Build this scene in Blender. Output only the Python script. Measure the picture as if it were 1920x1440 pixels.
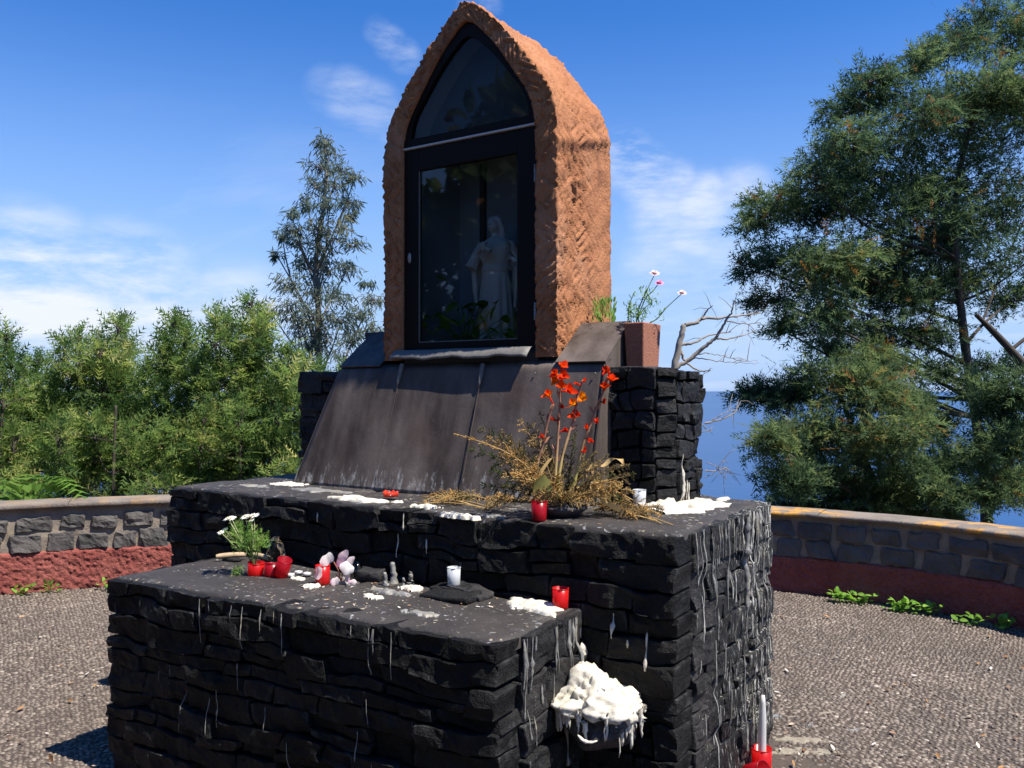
import bpy, bmesh, math, random
import numpy as np
from mathutils import Vector, Matrix, Quaternion
from mathutils.bvhtree import BVHTree

# ------------------------------------------------------------------ scene, camera, light
for o in list(bpy.data.objects):
    bpy.data.objects.remove(o)
scn = bpy.context.scene
COL = scn.collection
R = math.radians

CAM = Vector((2.786, -3.055, 1.78))
YAW, PITCH, FPX = R(33.0), R(0.466), 1600.0
cd = bpy.data.cameras.new('camera')
cd.sensor_width = 36.0
cd.lens = FPX / 1920 * 36.0
cd.clip_start = 0.05
cd.clip_end = 900000
cam = bpy.data.objects.new('camera', cd)
cam.location = CAM
cam.rotation_euler = (math.pi / 2 + PITCH, 0, YAW)
COL.objects.link(cam)
scn.camera = cam

# ------------------------------------------------------------------ helpers: points
CY, SY, CP, SP = math.cos(YAW), math.sin(YAW), math.cos(PITCH), math.sin(PITCH)
RIGHT = Vector((CY, SY, 0))
FWD = Vector((-SY, CY, 0))
UP = Vector((0, 0, 1))


def cw(x, z, h=0.0):
    """ground-plan point: x to the right of the camera, z ahead of it, h above the ground"""
    p = CAM + RIGHT * x + FWD * z
    return Vector((p.x, p.y, h))


def ray(px, py):
    x, y = (px - 960) / FPX, (720 - py) / FPX
    return RIGHT * x + FWD * (CP - y * SP) + UP * (SP + y * CP)


def at(px, py, z):
    d = ray(px, py)
    return CAM + d * (z / d.dot(FWD))


def on_z(px, py, h):
    d = ray(px, py)
    return CAM + d * ((h - CAM.z) / d.z)


def on_y(px, py, y):
    d = ray(px, py)
    return CAM + d * ((y - CAM.y) / d.y)


SUN_EL = R(61)
SUN_H = Vector((0.99, 0.05, 0)).normalized()
SUN = Vector((SUN_H.x * math.cos(SUN_EL), SUN_H.y * math.cos(SUN_EL), math.sin(SUN_EL)))

world = bpy.data.worlds.new('World')
scn.world = world
world.use_nodes = True


def build_world():
    nt = world.node_tree
    nt.nodes.clear()
    N, L = nt.nodes.new, nt.links.new
    out = N('ShaderNodeOutputWorld')
    bg = N('ShaderNodeBackground')
    bg.inputs['Strength'].default_value = 0.092
    sky = N('ShaderNodeTexSky')
    sky.sky_type = 'NISHITA'
    sky.sun_disc = False
    sky.sun_elevation = SUN_EL
    sky.sun_rotation = math.atan2(SUN_H.x, SUN_H.y)
    sky.altitude = 300
    sky.air_density = 1.0
    sky.dust_density = 0.1
    sky.ozone_density = 1.6
    hs = N('ShaderNodeHueSaturation')
    hs.inputs['Saturation'].default_value = 1.38
    hs.inputs['Value'].default_value = 1.12
    tn = N('ShaderNodeMix'); tn.data_type = 'RGBA'; tn.blend_type = 'MULTIPLY'; tn.inputs[0].default_value = 1.0
    L(sky.outputs[0], tn.inputs[6]); tn.inputs[7].default_value = (1.02, 0.94, 1.06, 1)
    L(tn.outputs[2], hs.inputs['Color'])
    tcz = N('ShaderNodeTexCoord'); spz = N('ShaderNodeSeparateXYZ'); L(tcz.outputs['Generated'], spz.inputs[0])
    hzf = N('ShaderNodeMapRange'); hzf.interpolation_type = 'SMOOTHSTEP'
    hzf.inputs['From Min'].default_value = 0.42; hzf.inputs['From Max'].default_value = -0.02
    hzf.inputs['To Min'].default_value = 0.0; hzf.inputs['To Max'].default_value = 0.92
    L(spz.outputs['Z'], hzf.inputs['Value'])
    hzm = N('ShaderNodeMix'); hzm.data_type = 'RGBA'
    L(hzf.outputs[0], hzm.inputs[0]); L(hs.outputs[0], hzm.inputs[6]); hzm.inputs[7].default_value = (2.4, 3.8, 6.3, 1)
    # wispy cirrus, laid out on a cloud plane far above
    tc = N('ShaderNodeTexCoord')
    sep = N('ShaderNodeSeparateXYZ')
    L(tc.outputs['Generated'], sep.inputs[0])
    zz = N('ShaderNodeMath'); zz.operation = 'MAXIMUM'; zz.inputs[1].default_value = 0.0
    L(sep.outputs['Z'], zz.inputs[0])
    add = N('ShaderNodeMath'); add.operation = 'ADD'; add.inputs[1].default_value = 0.12
    L(zz.outputs[0], add.inputs[0])
    dv = N('ShaderNodeVectorMath'); dv.operation = 'DIVIDE'
    comb = N('ShaderNodeCombineXYZ')
    for i in range(3):
        L(add.outputs[0], comb.inputs[i])
    L(tc.outputs['Generated'], dv.inputs[0])
    L(comb.outputs[0], dv.inputs[1])
    mp = N('ShaderNodeMapping')
    mp.inputs['Rotation'].default_value = (0, 0, R(-28))
    mp.inputs['Location'].default_value = (7.3, 2.1, 0)
    mp.inputs['Scale'].default_value = (0.75, 1.7, 1)
    L(dv.outputs[0], mp.inputs[0])
    n1 = N('ShaderNodeTexNoise')
    n1.inputs['Scale'].default_value = 0.8
    n1.inputs['Detail'].default_value = 9
    n1.inputs['Roughness'].default_value = 0.58
    n1.inputs['Distortion'].default_value = 0.35
    L(mp.outputs[0], n1.inputs['Vector'])
    r1 = N('ShaderNodeMapRange')
    r1.inputs['From Min'].default_value = 0.50
    r1.inputs['From Max'].default_value = 0.72
    L(n1.outputs[0], r1.inputs['Value'])
    # more cloud low down, clear overhead
    r2 = N('ShaderNodeMapRange')
    r2.inputs['From Min'].default_value = 0.36
    r2.inputs['From Max'].default_value = 0.06
    r2.inputs['To Min'].default_value = 0.0
    r2.inputs['To Max'].default_value = 1.0
    L(sep.outputs['Z'], r2.inputs['Value'])
    m = N('ShaderNodeMath'); m.operation = 'MULTIPLY'; m.use_clamp = True
    L(r1.outputs[0], m.inputs[0]); L(r2.outputs[0], m.inputs[1])
    m1 = N('ShaderNodeMath'); m1.operation = 'MULTIPLY'; m1.inputs[1].default_value = 0.35
    L(m.outputs[0], m1.inputs[0])
    # the clouds that stand in the sky: each a patch of torn wisps
    nrm = N('ShaderNodeVectorMath'); nrm.operation = 'NORMALIZE'; L(tc.outputs['Generated'], nrm.inputs[0])
    acc = None
    for (px, py, rad, k) in ((708, 58, 1.1, .25), (730, 80, 1.3, .42), (758, 104, 1.3, .4), (615, 168, 1.8, .2), (655, 182, 2.2, .42), (700, 202, 2.2, .42), (738, 232, 1.8, .3), (1170, 300, 2.4, .8), (1215, 330, 2.4, .9), (1265, 345, 2.0, .7), (1240, 400, 2.6, .6), (1320, 385, 2.8, .75), (1390, 375, 2.8, .6), (1300, 440, 2.6, .6), (1240, 490, 3.2, .45), (1340, 490, 3, .4), (1390, 560, 5.5, .4), (40, 560, 6.5, 1.2), (230, 590, 6.5, 1.15), (430, 635, 6, .8), (-200, 570, 8, 1.2), (900, 12, 1.6, .5)):
        d_ = ray(px, py).normalized()
        dp = N('ShaderNodeVectorMath'); dp.operation = 'DOT_PRODUCT'; L(nrm.outputs[0], dp.inputs[0]); dp.inputs[1].default_value = d_
        mr = N('ShaderNodeMapRange'); mr.interpolation_type = 'SMOOTHSTEP'
        mr.inputs['From Min'].default_value = math.cos(R(rad)); mr.inputs['From Max'].default_value = 1.0
        mr.inputs['To Max'].default_value = k
        L(dp.outputs['Value'], mr.inputs['Value'])
        if acc is None:
            acc = mr.outputs[0]
        else:
            mm = N('ShaderNodeMath'); mm.operation = 'MAXIMUM'; L(acc, mm.inputs[0]); L(mr.outputs[0], mm.inputs[1]); acc = mm.outputs[0]
    mpw = N('ShaderNodeMapping'); mpw.inputs['Rotation'].default_value = (0, R(22), R(-33)); mpw.inputs['Scale'].default_value = (6, 6, 20)
    L(nrm.outputs[0], mpw.inputs[0])
    nw = N('ShaderNodeTexNoise'); nw.inputs['Scale'].default_value = 1.3; nw.inputs['Detail'].default_value = 8; nw.inputs['Roughness'].default_value = 0.62; nw.inputs['Distortion'].default_value = 0.15
    L(mpw.outputs[0], nw.inputs['Vector'])
    rw_ = N('ShaderNodeMapRange'); rw_.inputs['From Min'].default_value = 0.38; rw_.inputs['From Max'].default_value = 0.64; L(nw.outputs[0], rw_.inputs['Value'])
    mw = N('ShaderNodeMath'); mw.operation = 'MULTIPLY'; L(acc, mw.inputs[0]); L(rw_.outputs[0], mw.inputs[1])
    m2 = N('ShaderNodeMath'); m2.operation = 'MAXIMUM'; m2.use_clamp = True
    L(m1.outputs[0], m2.inputs[0]); L(mw.outputs[0], m2.inputs[1])
    mix = N('ShaderNodeMix'); mix.data_type = 'RGBA'
    L(m2.outputs[0], mix.inputs[0])
    L(hzm.outputs[2], mix.inputs[6])
    mix.inputs[7].default_value = (5.6, 6.0, 6.8, 1)
    L(mix.outputs[2], bg.inputs['Color'])
    L(bg.outputs[0], out.inputs['Surface'])


build_world()
sl = bpy.data.lights.new('sun', 'SUN')
sl.energy = 5.0
sl.angle = R(0.53)
sl.color = (1.0, 0.95, 0.86)
so = bpy.data.objects.new('sun', sl)
so.rotation_euler = (-SUN).to_track_quat('-Z', 'Y').to_euler()
so.location = (6, 0, 12)
COL.objects.link(so)
scn.view_settings.view_transform = 'Standard'
scn.view_settings.look = 'None'
scn.view_settings.gamma = 1.0
scn.view_settings.use_curve_mapping = False
scn.view_settings.exposure = 0.78
scn.cycles.max_bounces = 6
scn.cycles.diffuse_bounces = 2
scn.cycles.glossy_bounces = 2
scn.cycles.transparent_max_bounces = 8
scn.cycles.caustics_reflective = False
scn.cycles.caustics_refractive = False

# ------------------------------------------------------------------ helpers: numbers
def vnoise(P, seed=0.0):
    P = np.asarray(P, float)
    i = np.floor(P); f = P - i
    u = f * f * (3 - 2 * f)

    def h(dx, dy, dz):
        n = (i[:, 0] + dx) * 127.1 + (i[:, 1] + dy) * 311.7 + (i[:, 2] + dz) * 74.7 + seed * 17.31
        s = np.sin(n) * 43758.5453
        return s - np.floor(s)
    x0 = h(0, 0, 0) * (1 - u[:, 0]) + h(1, 0, 0) * u[:, 0]
    x1 = h(0, 1, 0) * (1 - u[:, 0]) + h(1, 1, 0) * u[:, 0]
    x2 = h(0, 0, 1) * (1 - u[:, 0]) + h(1, 0, 1) * u[:, 0]
    x3 = h(0, 1, 1) * (1 - u[:, 0]) + h(1, 1, 1) * u[:, 0]
    y0 = x0 * (1 - u[:, 1]) + x1 * u[:, 1]
    y1 = x2 * (1 - u[:, 1]) + x3 * u[:, 1]
    return (y0 * (1 - u[:, 2]) + y1 * u[:, 2]) * 2 - 1


def fbm(P, seed=0.0, octv=3):
    P = np.asarray(P, float)
    a, s, t = 1.0, 1.0, 0.0
    for k in range(octv):
        t = t + a * vnoise(P * s, seed + k * 5.1)
        a *= 0.5; s *= 2.03
    return t


# ------------------------------------------------------------------ helpers: objects
def thing(name, label, cat, loc=(0, 0, 0), group=None):
    o = bpy.data.objects.new(name, None)
    COL.objects.link(o)
    o.location = loc
    o.empty_display_size = 0.1
    o['label'] = label
    o['category'] = cat
    if group:
        o['group'] = group
    return o


def tag(o, label, cat, group=None):
    o['label'] = label
    o['category'] = cat
    if group:
        o['group'] = group
    return o


def root_of(o):
    m = Matrix.Translation(o.location)
    if o.parent:
        m = root_of(o.parent) @ o.matrix_parent_inverse @ m
    return m


def link(name, me, parent=None, loc=None):
    o = bpy.data.objects.new(name, me)
    COL.objects.link(o)
    if loc is not None:
        o.location = loc
    if parent is not None:
        o.parent = parent
        o.matrix_parent_inverse = root_of(parent).inverted()
    return o


def mesh(V, F, mats, smooth=True, attr=None, midx=None, name='mesh'):
    """V (n,3); F: array (m,3|4) or a list of such arrays / polygons"""
    V = np.ascontiguousarray(V, dtype=np.float32)
    me = bpy.data.meshes.new(name)
    if isinstance(F, np.ndarray):
        F = [F]
    if len(F) and not isinstance(F[0], np.ndarray):
        loops = np.array([i for f in F for i in f], dtype=np.int32)
        tot = np.array([len(f) for f in F], dtype=np.int32)
    else:
        loops = np.concatenate([f.ravel() for f in F]).astype(np.int32)
        tot = np.concatenate([np.full(len(f), f.shape[1], np.int32) for f in F])
    st = np.concatenate([[0], np.cumsum(tot)[:-1]]).astype(np.int32)
    me.vertices.add(len(V)); me.vertices.foreach_set('co', V.ravel())
    me.loops.add(len(loops)); me.loops.foreach_set('vertex_index', loops)
    me.polygons.add(len(tot))
    me.polygons.foreach_set('loop_start', st)
    me.polygons.foreach_set('loop_total', tot)
    me.polygons.foreach_set('use_smooth', np.full(len(tot), bool(smooth)))
    if not isinstance(mats, (list, tuple)):
        mats = [mats]
    for m in mats:
        me.materials.append(m)
    if midx is not None:
        me.polygons.foreach_set('material_index', np.asarray(midx, np.int32))
    if attr is not None:
        a = me.attributes.new('tint', 'FLOAT', 'POINT')
        a.data.foreach_set('value', np.asarray(attr, np.float32))
    me.update(calc_edges=True)
    me.validate()
    return me


def grid_faces(nu, nv, close_u=False, off=0):
    """faces of a grid whose vertex (i,j) has index i*nv+j"""
    iu = np.arange(nu if close_u else nu - 1)
    iv = np.arange(nv - 1)
    I, J = np.meshgrid(iu, iv, indexing='ij')
    I2 = (I + 1) % nu
    f = np.stack([I * nv + J, I2 * nv + J, I2 * nv + J + 1, I * nv + J + 1], -1).reshape(-1, 4)
    return f + off


class MB:
    """collects pieces into one mesh"""
    def __init__(s):
        s.V, s.F3, s.F4, s.T, s.n = [], [], [], [], 0

    def add(s, V, F, tint=0.5):
        V = np.asarray(V, float)
        for f in (F if isinstance(F, list) else [F]):
            f = np.asarray(f)
            (s.F3 if f.shape[1] == 3 else s.F4).append(f + s.n)
        s.V.append(V)
        s.T.append(np.full(len(V), tint) if np.isscalar(tint) else np.asarray(tint))
        s.n += len(V)
        return s

    def tube(s, pts, rad, sides=6, tint=0.5, cap=True):
        P = np.array([tuple(p) for p in pts], float)
        n = len(P)
        rad = np.full(n, rad) if np.isscalar(rad) else np.asarray(rad, float)
        T = np.gradient(P, axis=0)
        T /= np.linalg.norm(T, axis=1)[:, None] + 1e-12
        ref = np.array([0.13, 0.27, 0.95]) if abs(T[0][2]) < 0.9 else np.array([1.0, 0.1, 0.0])
        A = np.cross(T, ref); A /= np.linalg.norm(A, axis=1)[:, None] + 1e-12
        B = np.cross(T, A)
        th = np.arange(sides) / sides * 2 * math.pi
        ring = A[:, None, :] * np.cos(th)[None, :, None] + B[:, None, :] * np.sin(th)[None, :, None]
        V = (P[:, None, :] + ring * rad[:, None, None])          # n, sides, 3
        V = V.transpose(1, 0, 2).reshape(-1, 3)
        F = grid_faces(sides, n, True)[:, ::-1]
        s.add(V, F, tint)
        if cap and rad[-1] > 1e-4:
            idx = np.array([k * n + n - 1 for k in range(sides)])
            b = s.n - len(V)
            s.V.append(P[-1:]); s.T.append(np.full(1, tint if np.isscalar(tint) else 0.5))
            s.F3.append(np.array([[b + idx[k], b + idx[(k + 1) % sides], s.n] for k in range(sides)])[:, ::-1])
            s.n += 1
        return s

    def lathe(s, prof, loc=(0, 0, 0), seg=24, M=None, tint=0.5):
        prof = np.asarray(prof, float)
        th = np.arange(seg) / seg * 2 * math.pi
        V = np.stack([prof[None, :, 0] * np.cos(th)[:, None], prof[None, :, 0] * np.sin(th)[:, None],
                      np.repeat(prof[None, :, 1], seg, 0)], -1).reshape(-1, 3)
        if M is not None:
            V = V @ np.array(M.to_3x3()).T
        V = V + np.array(loc)
        return s.add(V, grid_faces(seg, len(prof), True), tint)

    def box(s, lo, hi, tint=0.5):
        lo, hi = np.array(lo, float), np.array(hi, float)
        V = np.array([[(lo, hi)[i][0], (lo, hi)[j][1], (lo, hi)[k][2]] for i in (0, 1) for j in (0, 1) for k in (0, 1)])
        F = np.array([[0, 1, 3, 2], [4, 6, 7, 5], [0, 4, 5, 1], [2, 3, 7, 6], [0, 2, 6, 4], [1, 5, 7, 3]])
        return s.add(V, F, tint)

    def hexa(s, P8):
        """P8: bottom 4 (ccw) then top 4"""
        F = np.array([[3, 2, 1, 0], [4, 5, 6, 7], [0, 1, 5, 4], [1, 2, 6, 5], [2, 3, 7, 6], [3, 0, 4, 7]])
        return s.add(np.array([tuple(p) for p in P8]), F)

    def me(s, mats, smooth=True):
        F = []
        if s.F3: F.append(np.concatenate(s.F3))
        if s.F4: F.append(np.concatenate(s.F4))
        return mesh(np.concatenate(s.V), F, mats, smooth, np.concatenate(s.T))

    def build(s, name, mats, parent=None, smooth=True):
        return link(name, s.me(mats, smooth), parent)


def bevel_mod(o, w=0.004, seg=2):
    m = o.modifiers.new('bevel', 'BEVEL')
    m.width = w; m.segments = seg; m.limit_method = 'ANGLE'
    return o


def spline(pts, n):
    P = np.array([tuple(p) for p in pts], float)
    m = len(P)
    t = np.linspace(0, m - 1, n)
    out = []
    for x in t:
        i = min(int(x), m - 2); f = x - i
        p0, p1, p2, p3 = P[max(i - 1, 0)], P[i], P[i + 1], P[min(i + 2, m - 1)]
        out.append(0.5 * ((2 * p1) + (-p0 + p2) * f + (2 * p0 - 5 * p1 + 4 * p2 - p3) * f * f + (-p0 + 3 * p1 - 3 * p2 + p3) * f ** 3))
    return np.array(out)


# ------------------------------------------------------------------ materials
MATS = {}


class NT:
    def __init__(s, name):
        m = bpy.data.materials.new(name)
        m.use_nodes = True
        s.m, s.t = m, m.node_tree
        s.p = s.t.nodes['Principled BSDF']
        s.out = s.t.nodes['Material Output']
        s.pos = None

    def n(s, kind, **kw):
        nd = s.t.nodes.new('ShaderNode' + kind)
        for k, v in kw.items():
            if k in nd.inputs:
                nd.inputs[k].default_value = v
            else:
                setattr(nd, k, v)
        return nd

    def l(s, a, b):
        s.t.links.new(a, b)

    def wpos(s, scale=(1, 1, 1)):
        if s.pos is None:
            s.pos = s.n('NewGeometry').outputs['Position']
        if scale == (1, 1, 1):
            return s.pos
        m = s.n('Mapping'); m.inputs['Scale'].default_value = scale
        s.l(s.pos, m.inputs[0])
        return m.outputs[0]

    def noise(s, scale, detail=4, rough=0.55, vec=None, dist=0.0):
        n = s.n('TexNoise')
        n.inputs['Scale'].default_value = scale
        n.inputs['Detail'].default_value = detail
        n.inputs['Roughness'].default_value = rough
        n.inputs['Distortion'].default_value = dist
        s.l(vec if vec is not None else s.wpos(), n.inputs['Vector'])
        return n.outputs[0]

    def voro(s, scale, vec=None, feature='F1', out='Distance'):
        n = s.n('TexVoronoi'); n.feature = feature
        n.inputs['Scale'].default_value = scale
        s.l(vec if vec is not None else s.wpos(), n.inputs['Vector'])
        return n.outputs[out]

    def rng(s, v, a, b, c=0.0, d=1.0):
        n = s.n('MapRange')
        n.inputs['From Min'].default_value = a; n.inputs['From Max'].default_value = b
        n.inputs['To Min'].default_value = c; n.inputs['To Max'].default_value = d
        s.l(v, n.inputs['Value'])
        return n.outputs[0]

    def mul(s, a, b, op='MULTIPLY'):
        n = s.n('Math'); n.operation = op
        for i, x in enumerate((a, b)):
            if isinstance(x, (int, float)):
                n.inputs[i].default_value = x
            else:
                s.l(x, n.inputs[i])
        return n.outputs[0]

    def mix(s, f, a, b):
        n = s.n('Mix'); n.data_type = 'RGBA'
        if isinstance(f, (int, float)):
            n.inputs[0].default_value = f
        else:
            s.l(f, n.inputs[0])
        for i, x in ((6, a), (7, b)):
            if isinstance(x, tuple):
                n.inputs[i].default_value = (*x, 1)
            else:
                s.l(x, n.inputs[i])
        return n.outputs[2]

    def ramp(s, v, stops):
        n = s.n('ValToRGB')
        e = n.color_ramp.elements
        while len(e) < len(stops):
            e.new(0.5)
        for x, (p, c) in zip(e, stops):
            x.position = p; x.color = (*c, 1)
        s.l(v, n.inputs[0])
        return n.outputs[0]

    def bump(s, h, strength=0.5, dist=0.01, nrm=None):
        b = s.n('Bump'); b.inputs['Strength'].default_value = strength; b.inputs['Distance'].default_value = dist
        s.l(h, b.inputs['Height'])
        if nrm is not None:
            s.l(nrm, b.inputs['Normal'])
        s.l(b.outputs[0], s.p.inputs['Normal'])
        return b.outputs[0]

    def col(s, c):
        if isinstance(c, tuple):
            s.p.inputs['Base Color'].default_value = (*c, 1)
        else:
            s.l(c, s.p.inputs['Base Color'])

    def rough(s, v):
        if isinstance(v, (int, float)):
            s.p.inputs['Roughness'].default_value = v
        else:
            s.l(v, s.p.inputs['Roughness'])

    def attr(s):
        a = s.n('Attribute'); a.attribute_name = 'tint'
        return a.outputs['Fac']


def simple(name, c, rough=0.5, var=0.0, scale=40, bump=0.0, metal=0.0):
    t = NT(name)
    if var > 0:
        n = t.noise(scale, 4)
        t.col(t.mix(n, tuple(x * (1 - var) for x in c), tuple(min(1, x * (1 + var)) for x in c)))
        if bump:
            t.bump(n, bump, 0.005)
    else:
        t.col(c)
    t.rough(rough)
    t.p.inputs['Metallic'].default_value = metal
    return t.m


def leaf_mat(name, stops, transl=0.35, rough=0.5):
    t = NT(name)
    c = t.ramp(t.attr(), stops)
    df = t.n('BsdfDiffuse'); t.l(c, df.inputs['Color'])
    tr = t.n('BsdfTranslucent')
    hs = t.n('HueSaturation'); hs.inputs['Value'].default_value = 1.5; hs.inputs['Saturation'].default_value = 1.1
    t.l(c, hs.inputs['Color']); t.l(hs.outputs[0], tr.inputs['Color'])
    mx = t.n('MixShader'); mx.inputs[0].default_value = transl
    t.l(df.outputs[0], mx.inputs[1]); t.l(tr.outputs[0], mx.inputs[2])
    t.l(mx.outputs[0], t.out.inputs['Surface'])
    t.t.nodes.remove(t.p)
    return t.m


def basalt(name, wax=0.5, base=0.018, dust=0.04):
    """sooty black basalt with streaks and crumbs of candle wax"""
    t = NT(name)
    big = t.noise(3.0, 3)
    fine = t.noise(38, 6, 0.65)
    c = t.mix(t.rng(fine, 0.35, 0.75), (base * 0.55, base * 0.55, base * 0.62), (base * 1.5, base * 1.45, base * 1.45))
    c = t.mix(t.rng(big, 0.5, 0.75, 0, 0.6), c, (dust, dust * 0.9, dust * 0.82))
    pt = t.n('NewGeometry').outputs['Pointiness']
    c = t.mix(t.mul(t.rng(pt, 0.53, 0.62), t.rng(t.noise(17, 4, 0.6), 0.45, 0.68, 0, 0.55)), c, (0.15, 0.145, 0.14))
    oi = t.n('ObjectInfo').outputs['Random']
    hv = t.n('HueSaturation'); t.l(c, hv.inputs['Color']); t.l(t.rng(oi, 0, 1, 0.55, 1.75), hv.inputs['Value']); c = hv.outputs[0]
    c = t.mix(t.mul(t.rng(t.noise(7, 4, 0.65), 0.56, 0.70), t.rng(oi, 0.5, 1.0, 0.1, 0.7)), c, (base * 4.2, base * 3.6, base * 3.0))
    streak = t.noise(1.0, 5, 0.7, t.wpos((75, 75, 7)))
    spots = t.noise(55, 6, 0.7)
    zone = t.noise(2.3, 3)
    if wax > 1:
        sy_ = t.n('SeparateXYZ'); t.l(t.wpos(), sy_.inputs[0])
        streak = t.mul(streak, t.rng(sy_.outputs['Y'], 0.15, 0.95, -0.06, 0.055), 'ADD')
    m1 = t.mul(t.rng(streak, 0.70 - 0.105 * wax, 0.78 - 0.105 * wax), t.rng(zone, 0.52 - 0.10 * wax, 0.66 - 0.10 * wax))
    m2 = t.mul(t.rng(spots, 0.70 - 0.05 * wax, 0.76 - 0.05 * wax), t.rng(zone, 0.42, 0.60))
    w = t.mul(m1, m2, 'MAXIMUM')
    w = t.mul(w, min(1.0, 0.45 + 0.40 * wax))
    c = t.mix(w, c, (0.42, 0.41, 0.38) if wax < 1 else (0.66, 0.63, 0.56))
    t.col(c)
    t.rough(t.rng(fine, 0.3, 0.8, 0.42, 0.75))
    t.p.inputs['Specular IOR Level'].default_value = 0.2
    h = t.mul(t.mul(t.mul(t.noise(14, 6, 0.62), fine, 'ADD'), t.mul(t.noise(140, 4, 0.7), 0.45), 'ADD'), t.mul(w, 0.5), 'ADD')
    t.bump(h, 0.9, 0.018)
    return t.m


def make_materials():
    M = MATS
    M['basalt_shaded'] = basalt('basalt_shaded', 0.5, 0.0062, 0.012)  # faces away from the sun: their shade is put into a darker base
    M['basalt_sunlit'] = basalt('basalt_sunlit', 1.3, 0.017, 0.045)  # sunward flanks: sunlight put into a lighter base, plus heavier real wax
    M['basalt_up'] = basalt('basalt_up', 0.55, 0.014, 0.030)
    M['joint'] = simple('dark_joint', (0.008, 0.008, 0.008), 0.95)
    # --- altar tops: worn stone with wax crumbs
    t = NT('altar_top')
    a = t.noise(5, 5, 0.6); f = t.noise(70, 5, 0.6)
    c = t.mix(t.rng(a, 0.3, 0.7), (0.024, 0.020, 0.018), (0.052, 0.043, 0.037))
    c = t.mix(t.rng(f, 0.45, 0.75, 0, 0.6), c, (0.025, 0.022, 0.022))
    v = t.noise(42, 2, 0.5); z = t.noise(4.5, 3)
    w = t.mul(t.rng(v, 0.62, 0.67), t.rng(z, 0.40, 0.60))
    hue = t.noise(9, 1)
    c = t.mix(t.mul(w, 0.75), c, t.mix(t.rng(hue, 0.5, 0.62), (0.36, 0.37, 0.38), (0.38, 0.31, 0.20)))
    sc = t.mul(t.rng(t.noise(7, 4, 0.7), 0.60, 0.72), 0.35)
    c = t.mix(sc, c, (0.17, 0.16, 0.15))
    t.col(c); t.rough(t.rng(f, 0.3, 0.7, 0.5, 0.85))
    t.bump(t.mul(f, t.mul(w, 0.7), 'ADD'), 0.5, 0.008)
    M['altar_top'] = t.m
    # --- wax
    t = NT('wax')
    n = t.noise(26, 5, 0.6)
    t.col(t.mix(t.rng(t.noise(7, 4, 0.7), 0.55, 0.75, 0, 0.7), t.mix(t.rng(n, 0.35, 0.7), (0.70, 0.66, 0.57), (0.52, 0.46, 0.35)), (0.34, 0.29, 0.21)))
    t.rough(0.45)
    t.p.inputs['Subsurface Weight'].default_value = 0.25
    t.p.inputs['Subsurface Radius'].default_value = (0.01, 0.008, 0.006)
    t.bump(t.noise(90, 4), 0.4, 0.006)
    M['wax'] = t.m
    t = NT('wax_dirty')
    n = t.noise(22, 5, 0.65); n2 = t.noise(7, 2)
    c = t.mix(t.rng(n, 0.3, 0.7), (0.30, 0.29, 0.27), (0.10, 0.098, 0.095))
    c = t.mix(t.rng(n2, 0.5, 0.7, 0, 0.6), c, (0.42, 0.36, 0.24))
    t.col(c); t.rough(0.5)
    t.bump(t.noise(80, 4), 0.5, 0.006)
    M['wax_dirty'] = t.m
    M['wax_ground'] = simple('trodden_wax', (0.24, 0.205, 0.15), 0.7, 0.5, 35, 0.5)
    M['wax_grey'] = simple('wax_grey', (0.50, 0.48, 0.43), 0.5, 0.4, 60, 0.4)
    # --- carved orange plaster of the shrine
    t = NT('carved_plaster')
    a = t.noise(6, 4); f = t.noise(60, 6, 0.65); g = t.noise(170, 4, 0.6)
    c = t.mix(t.rng(a, 0.3, 0.7), (0.36, 0.145, 0.064), (0.47, 0.205, 0.094))
    c = t.mix(t.rng(f, 0.5, 0.8, 0, 0.65), c, (0.23, 0.082, 0.042))
    ws = t.noise(1.0, 5, 0.65, t.wpos((9, 9, 1.2)))
    c = t.mix(t.rng(ws, 0.54, 0.70, 0, 0.55), c, (0.20, 0.085, 0.050))
    c = t.mix(t.rng(t.noise(2.6, 3), 0.55, 0.72, 0, 0.5), c, (0.50, 0.27, 0.16))
    t.col(c); t.rough(0.85)
    t.p.inputs['Specular IOR Level'].default_value = 0.2
    t.bump(t.mul(f, t.mul(g, 0.5), 'ADD'), 0.9, 0.010)
    M['plaster'] = t.m
    # --- stained painted sheet metal
    t = NT('sheet_metal')
    st = t.noise(1.0, 5, 0.6, t.wpos((5, 5, 0.55))); f = t.noise(50, 5, 0.65)
    c = t.mix(t.rng(st, 0.36, 0.66), (0.050, 0.038, 0.032), (0.155, 0.125, 0.108))
    c = t.mix(t.rng(t.noise(2.2, 3), 0.55, 0.75, 0, 0.5), c, (0.095, 0.055, 0.045))
    c = t.mix(t.mul(t.rng(f, 0.62, 0.75), t.rng(t.noise(5, 3), 0.45, 0.65)), c, (0.16, 0.145, 0.135))
    # wax and lime runs low down on the sheet, ragged
    sep = t.n('SeparateXYZ'); t.l(t.wpos(), sep.inputs[0])
    low = t.rng(sep.outputs['Z'], 1.23, 1.62, 0.20, -0.22)
    runs = t.mul(t.noise(1.0, 5, 0.7, t.wpos((34, 34, 4))), low, 'ADD')
    spl = t.mul(t.rng(runs, 0.635, 0.76), t.rng(t.noise(30, 4, 0.7), 0.35, 0.6))
    c = t.mix(t.mul(spl, 0.8), c, (0.45, 0.44, 0.42))
    t.col(c); t.rough(t.rng(f, 0.3, 0.7, 0.5, 0.72))
    t.p.inputs['Specular IOR Level'].default_value = 0.2
    t.bump(t.mul(t.noise(3.5, 2), t.mul(f, 0.12), 'ADD'), 0.35, 0.03)
    M['metal'] = t.m
    M['metal_bare'] = simple('bare_lead', (0.15, 0.138, 0.125), 0.6, 0.35, 60, 0.5, 0.0)
    M['black_frame'] = simple('black_frame', (0.012, 0.009, 0.008), 0.55, 0.2, 60)
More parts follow.
